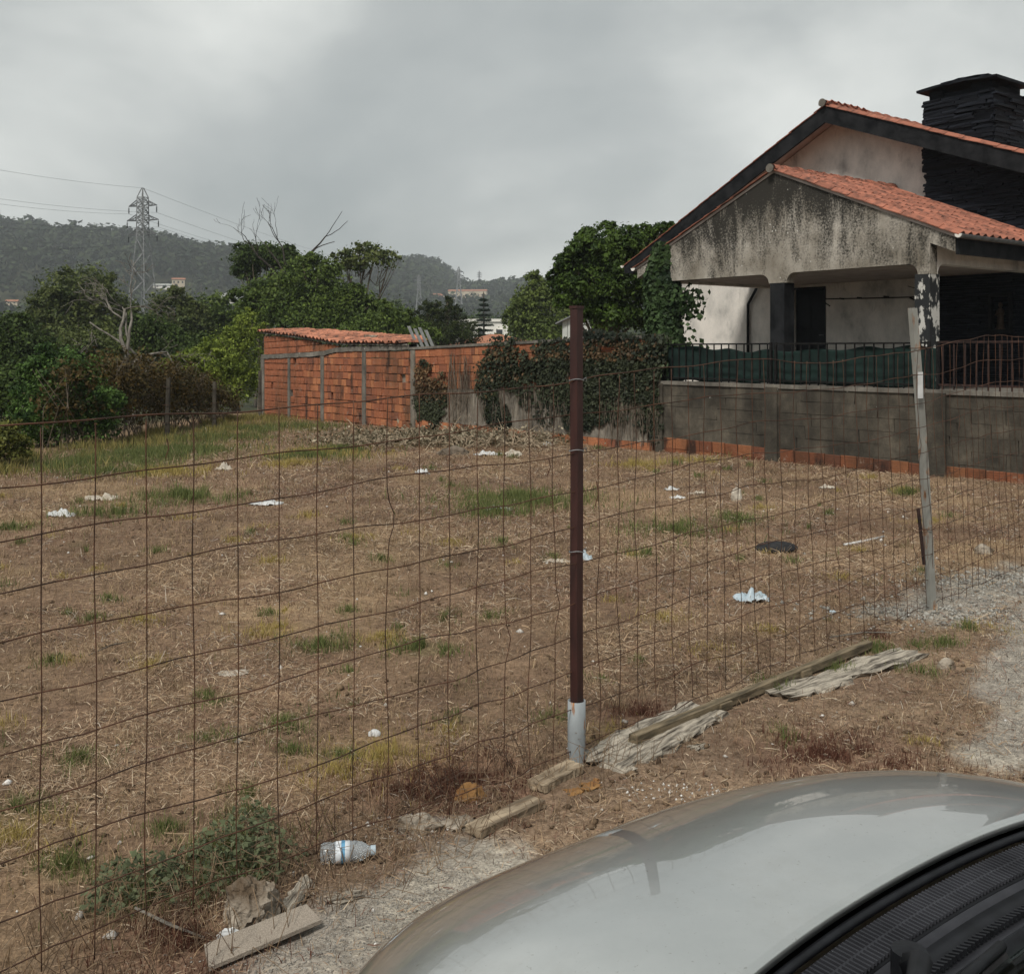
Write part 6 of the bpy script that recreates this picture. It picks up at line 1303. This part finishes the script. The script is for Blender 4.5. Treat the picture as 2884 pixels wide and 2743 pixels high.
def glass_fn(i, j):
    v = -.72+1.44*j; b = cowl_pt(v, .118, -.018); tx, ty, tz = -.36-.16*(v/.72)**2, -v*.80, 1.43-.03*(v/.72)**2+CZ; k = i; bulge = .025*math.sin(math.pi*i); return (b[0]+(tx-b[0])*k+bulge*.5, b[1]+(ty-b[1])*k, b[2]+(tz-b[2])*k+bulge)
V, F = grid(glass_fn, 16, 30, True); wsn = obj('windscreen', mesh_from('windscreen', V, F, GLASS, smooth=True), car); md = wsn.modifiers.new('t', 'SOLIDIFY'); md.thickness = .005; md.offset = -1
V = [cowl_pt(v, b, z) for v in vs_ for b, z in ((.130, -.05), (.75, -.10))]; obj('dashboard', mesh_from('dashboard', V, [(2*i, 2*i+1, 2*i+3, 2*i+2) for i in range(len(vs_)-1)], BLACKPL), car)
for v0, v1, piv in ((.62, .02, .55), (-.02, -.62, -.1)):
    wp = []
    for t_ in np.linspace(0, 1, 14):
        v = v0+(v1-v0)*t_; j = (v+.72)/1.44; p = glass_fn(.045+.035*t_, j); wp.append((p[0]+.008, p[1], p[2]+.014))
    wi = MB().tube(wp, .006, 6).build('wiper', BLACKPL, car, smooth=True); wi2 = [(p[0]-.004, p[1], p[2]-.009) for p in wp]; MB().tube(wi2, .004, 5).build('rubber_blade', RUBBER, wi)
    pv = cowl_pt(piv, .088, .0); arm = [pv, (pv[0]-.03, pv[1]+.03, pv[2]+.03), (wp[5][0], wp[5][1], wp[5][2]+.012), wp[6]]; MB().tube(arm, [.015, .012, .009, .007], 8).build('wiper_arm', BLACKPL, wi, smooth=True); MB().lathe([(0, 0), (.019, 0), (.019, .03), (.0, .034)], 12, (pv[0], pv[1], pv[2]-.012)).build('pivot_cap', BLACKPL, wi)
# rest of the body
def side_sec(f):
    w = np.interp(f, [-3.05, -2.9, -2.4, -.15], [.55, .68, .79, Wc]); zb_ = .22; belt = np.interp(f, [-3.05, -2.4, -.15], [.9, 1.0, 1.0]); return [(f, -w*.93, zb_+CZ), (f, -w, .40+CZ), (f, -w*1.0, .70+CZ), (f, -w*.965, .92+CZ), (f, -w*.90, belt+CZ), (f, w*.90, belt+CZ), (f, w*.965, .92+CZ), (f, w, .70+CZ), (f, w, .40+CZ), (f, w*.93, zb_+CZ)]
secs = [side_sec(f) for f in (-3.05, -2.9, -2.4, -1.6, -.9, -.15)]; V = [p for s in secs for p in s]; F = [(i*10+k, i*10+(k+1) % 10, (i+1)*10+(k+1) % 10, (i+1)*10+k) for i in range(5) for k in range(10) if k != 4] + [tuple(range(10)), ]
bd = obj('body', mesh_from('body', V, F, PAINT), car)
def ring(f, w, z): return [(f, -w, z+CZ), (f, w, z+CZ)]
gl = [(-.16, .73, 1.0), (-.46, .60, 1.43), (-2.3, .60, 1.45), (-2.9, .66, 1.02)]
for sg in (-1, 1):
    V = [(f, sg*w, z+CZ) for f, w, z in gl]; obj('side_glass', mesh_from('side_glass', V, [(0, 1, 2, 3) if sg < 0 else (3, 2, 1, 0)], GLASS), car); mb = MB(); mb.bar(V[0], V[1], .05, .05); mb.bar(V[2], V[3], .09, .06); a_, b_ = Vector(V[1]), Vector(V[2]); mb.bar((a_+b_)/2, (-1.3, sg*.72, 1.0+CZ), .07, .04); mb.build('pillar', PAINT, car)
    for f in (-.35, -1.35): MB().box(f-.55, f-.40, sg*.81-.012, sg*.81+.012, .80+CZ, .83+CZ).build('door_handle', BLACKPL, car)
    V2, F2 = jbox(7, .04); MB().add([(v[0]*.12-.02, sg*(.86+v[1]*.17), 1.0+v[2]*.12+CZ) for v in V2], F2).build('wing_mirror', PAINT, car)
V = []
for f, z in ((-.40, 1.43), (-.9, 1.47), (-1.8, 1.475), (-2.35, 1.44)):
    for k in range(9): y = -.60+1.2*k/8; V.append((f-.06*(1 if f > -.5 else 0)*abs(y/.6)**2, y, z-.035*abs(y/.6)**3+CZ))
o = obj('roof', mesh_from('roof', V, [(i*9+k, i*9+k+1, (i+1)*9+k+1, (i+1)*9+k) for i in range(3) for k in range(8)], PAINT, smooth=True), car); o.modifiers.new('t', 'SOLIDIFY').thickness = .03
obj('rear_window', mesh_from('rear_window', [(-2.32, -.58, 1.42+CZ), (-2.32, .58, 1.42+CZ), (-2.92, .62, 1.0+CZ), (-2.92, -.62, 1.0+CZ)], [(0, 1, 2, 3)], GLASS), car)
for f in (.62, -2.15):
    for sg in (-1, 1):
        wh = empty('wheel', (0, 0, 0)); wh.parent = car; wh.matrix_local = Matrix.Translation((f, sg*.70, .30+CZ)) @ Matrix.Rotation(R(90), 4, 'X')
        MB().lathe([(.20, -.08), (.285, -.085), (.30, -.05), (.30, .05), (.285, .085), (.20, .08)], 28).build('tyre', RUBBER, wh, smooth=True)
        rm = MB().lathe([(.0, -.05), (.195, -.06), (.205, 0), (.195, .06), (.0, .05)], 20); [rm.bar((0, 0, s2*.055), (math.cos(a)*.19, math.sin(a)*.19, s2*.062), .03, .02) for a in np.linspace(0, 6.28, 6)[:-1] for s2 in (-1, 1)]; rm.build('rim', GALV, wh)

# ================================================================== haze
mh = bpy.data.materials.new('haze'); mh.use_nodes = True; th = mh.node_tree; th.nodes.clear(); pv = th.nodes.new('ShaderNodeVolumePrincipled'); pv.inputs['Color'].default_value = (.86, .92, .96, 1); pv.inputs['Density'].default_value = .00038; pv.inputs['Anisotropy'].default_value = .1
oh = th.nodes.new('ShaderNodeOutputMaterial'); th.links.new(pv.outputs[0], oh.inputs['Volume'])
hz = MB().box(-1460, 1460, -1460, 1460, -20, 135).build('haze', mh); tag(hz, 'thin grey haze over the valley and hills', None, kind='stuff')
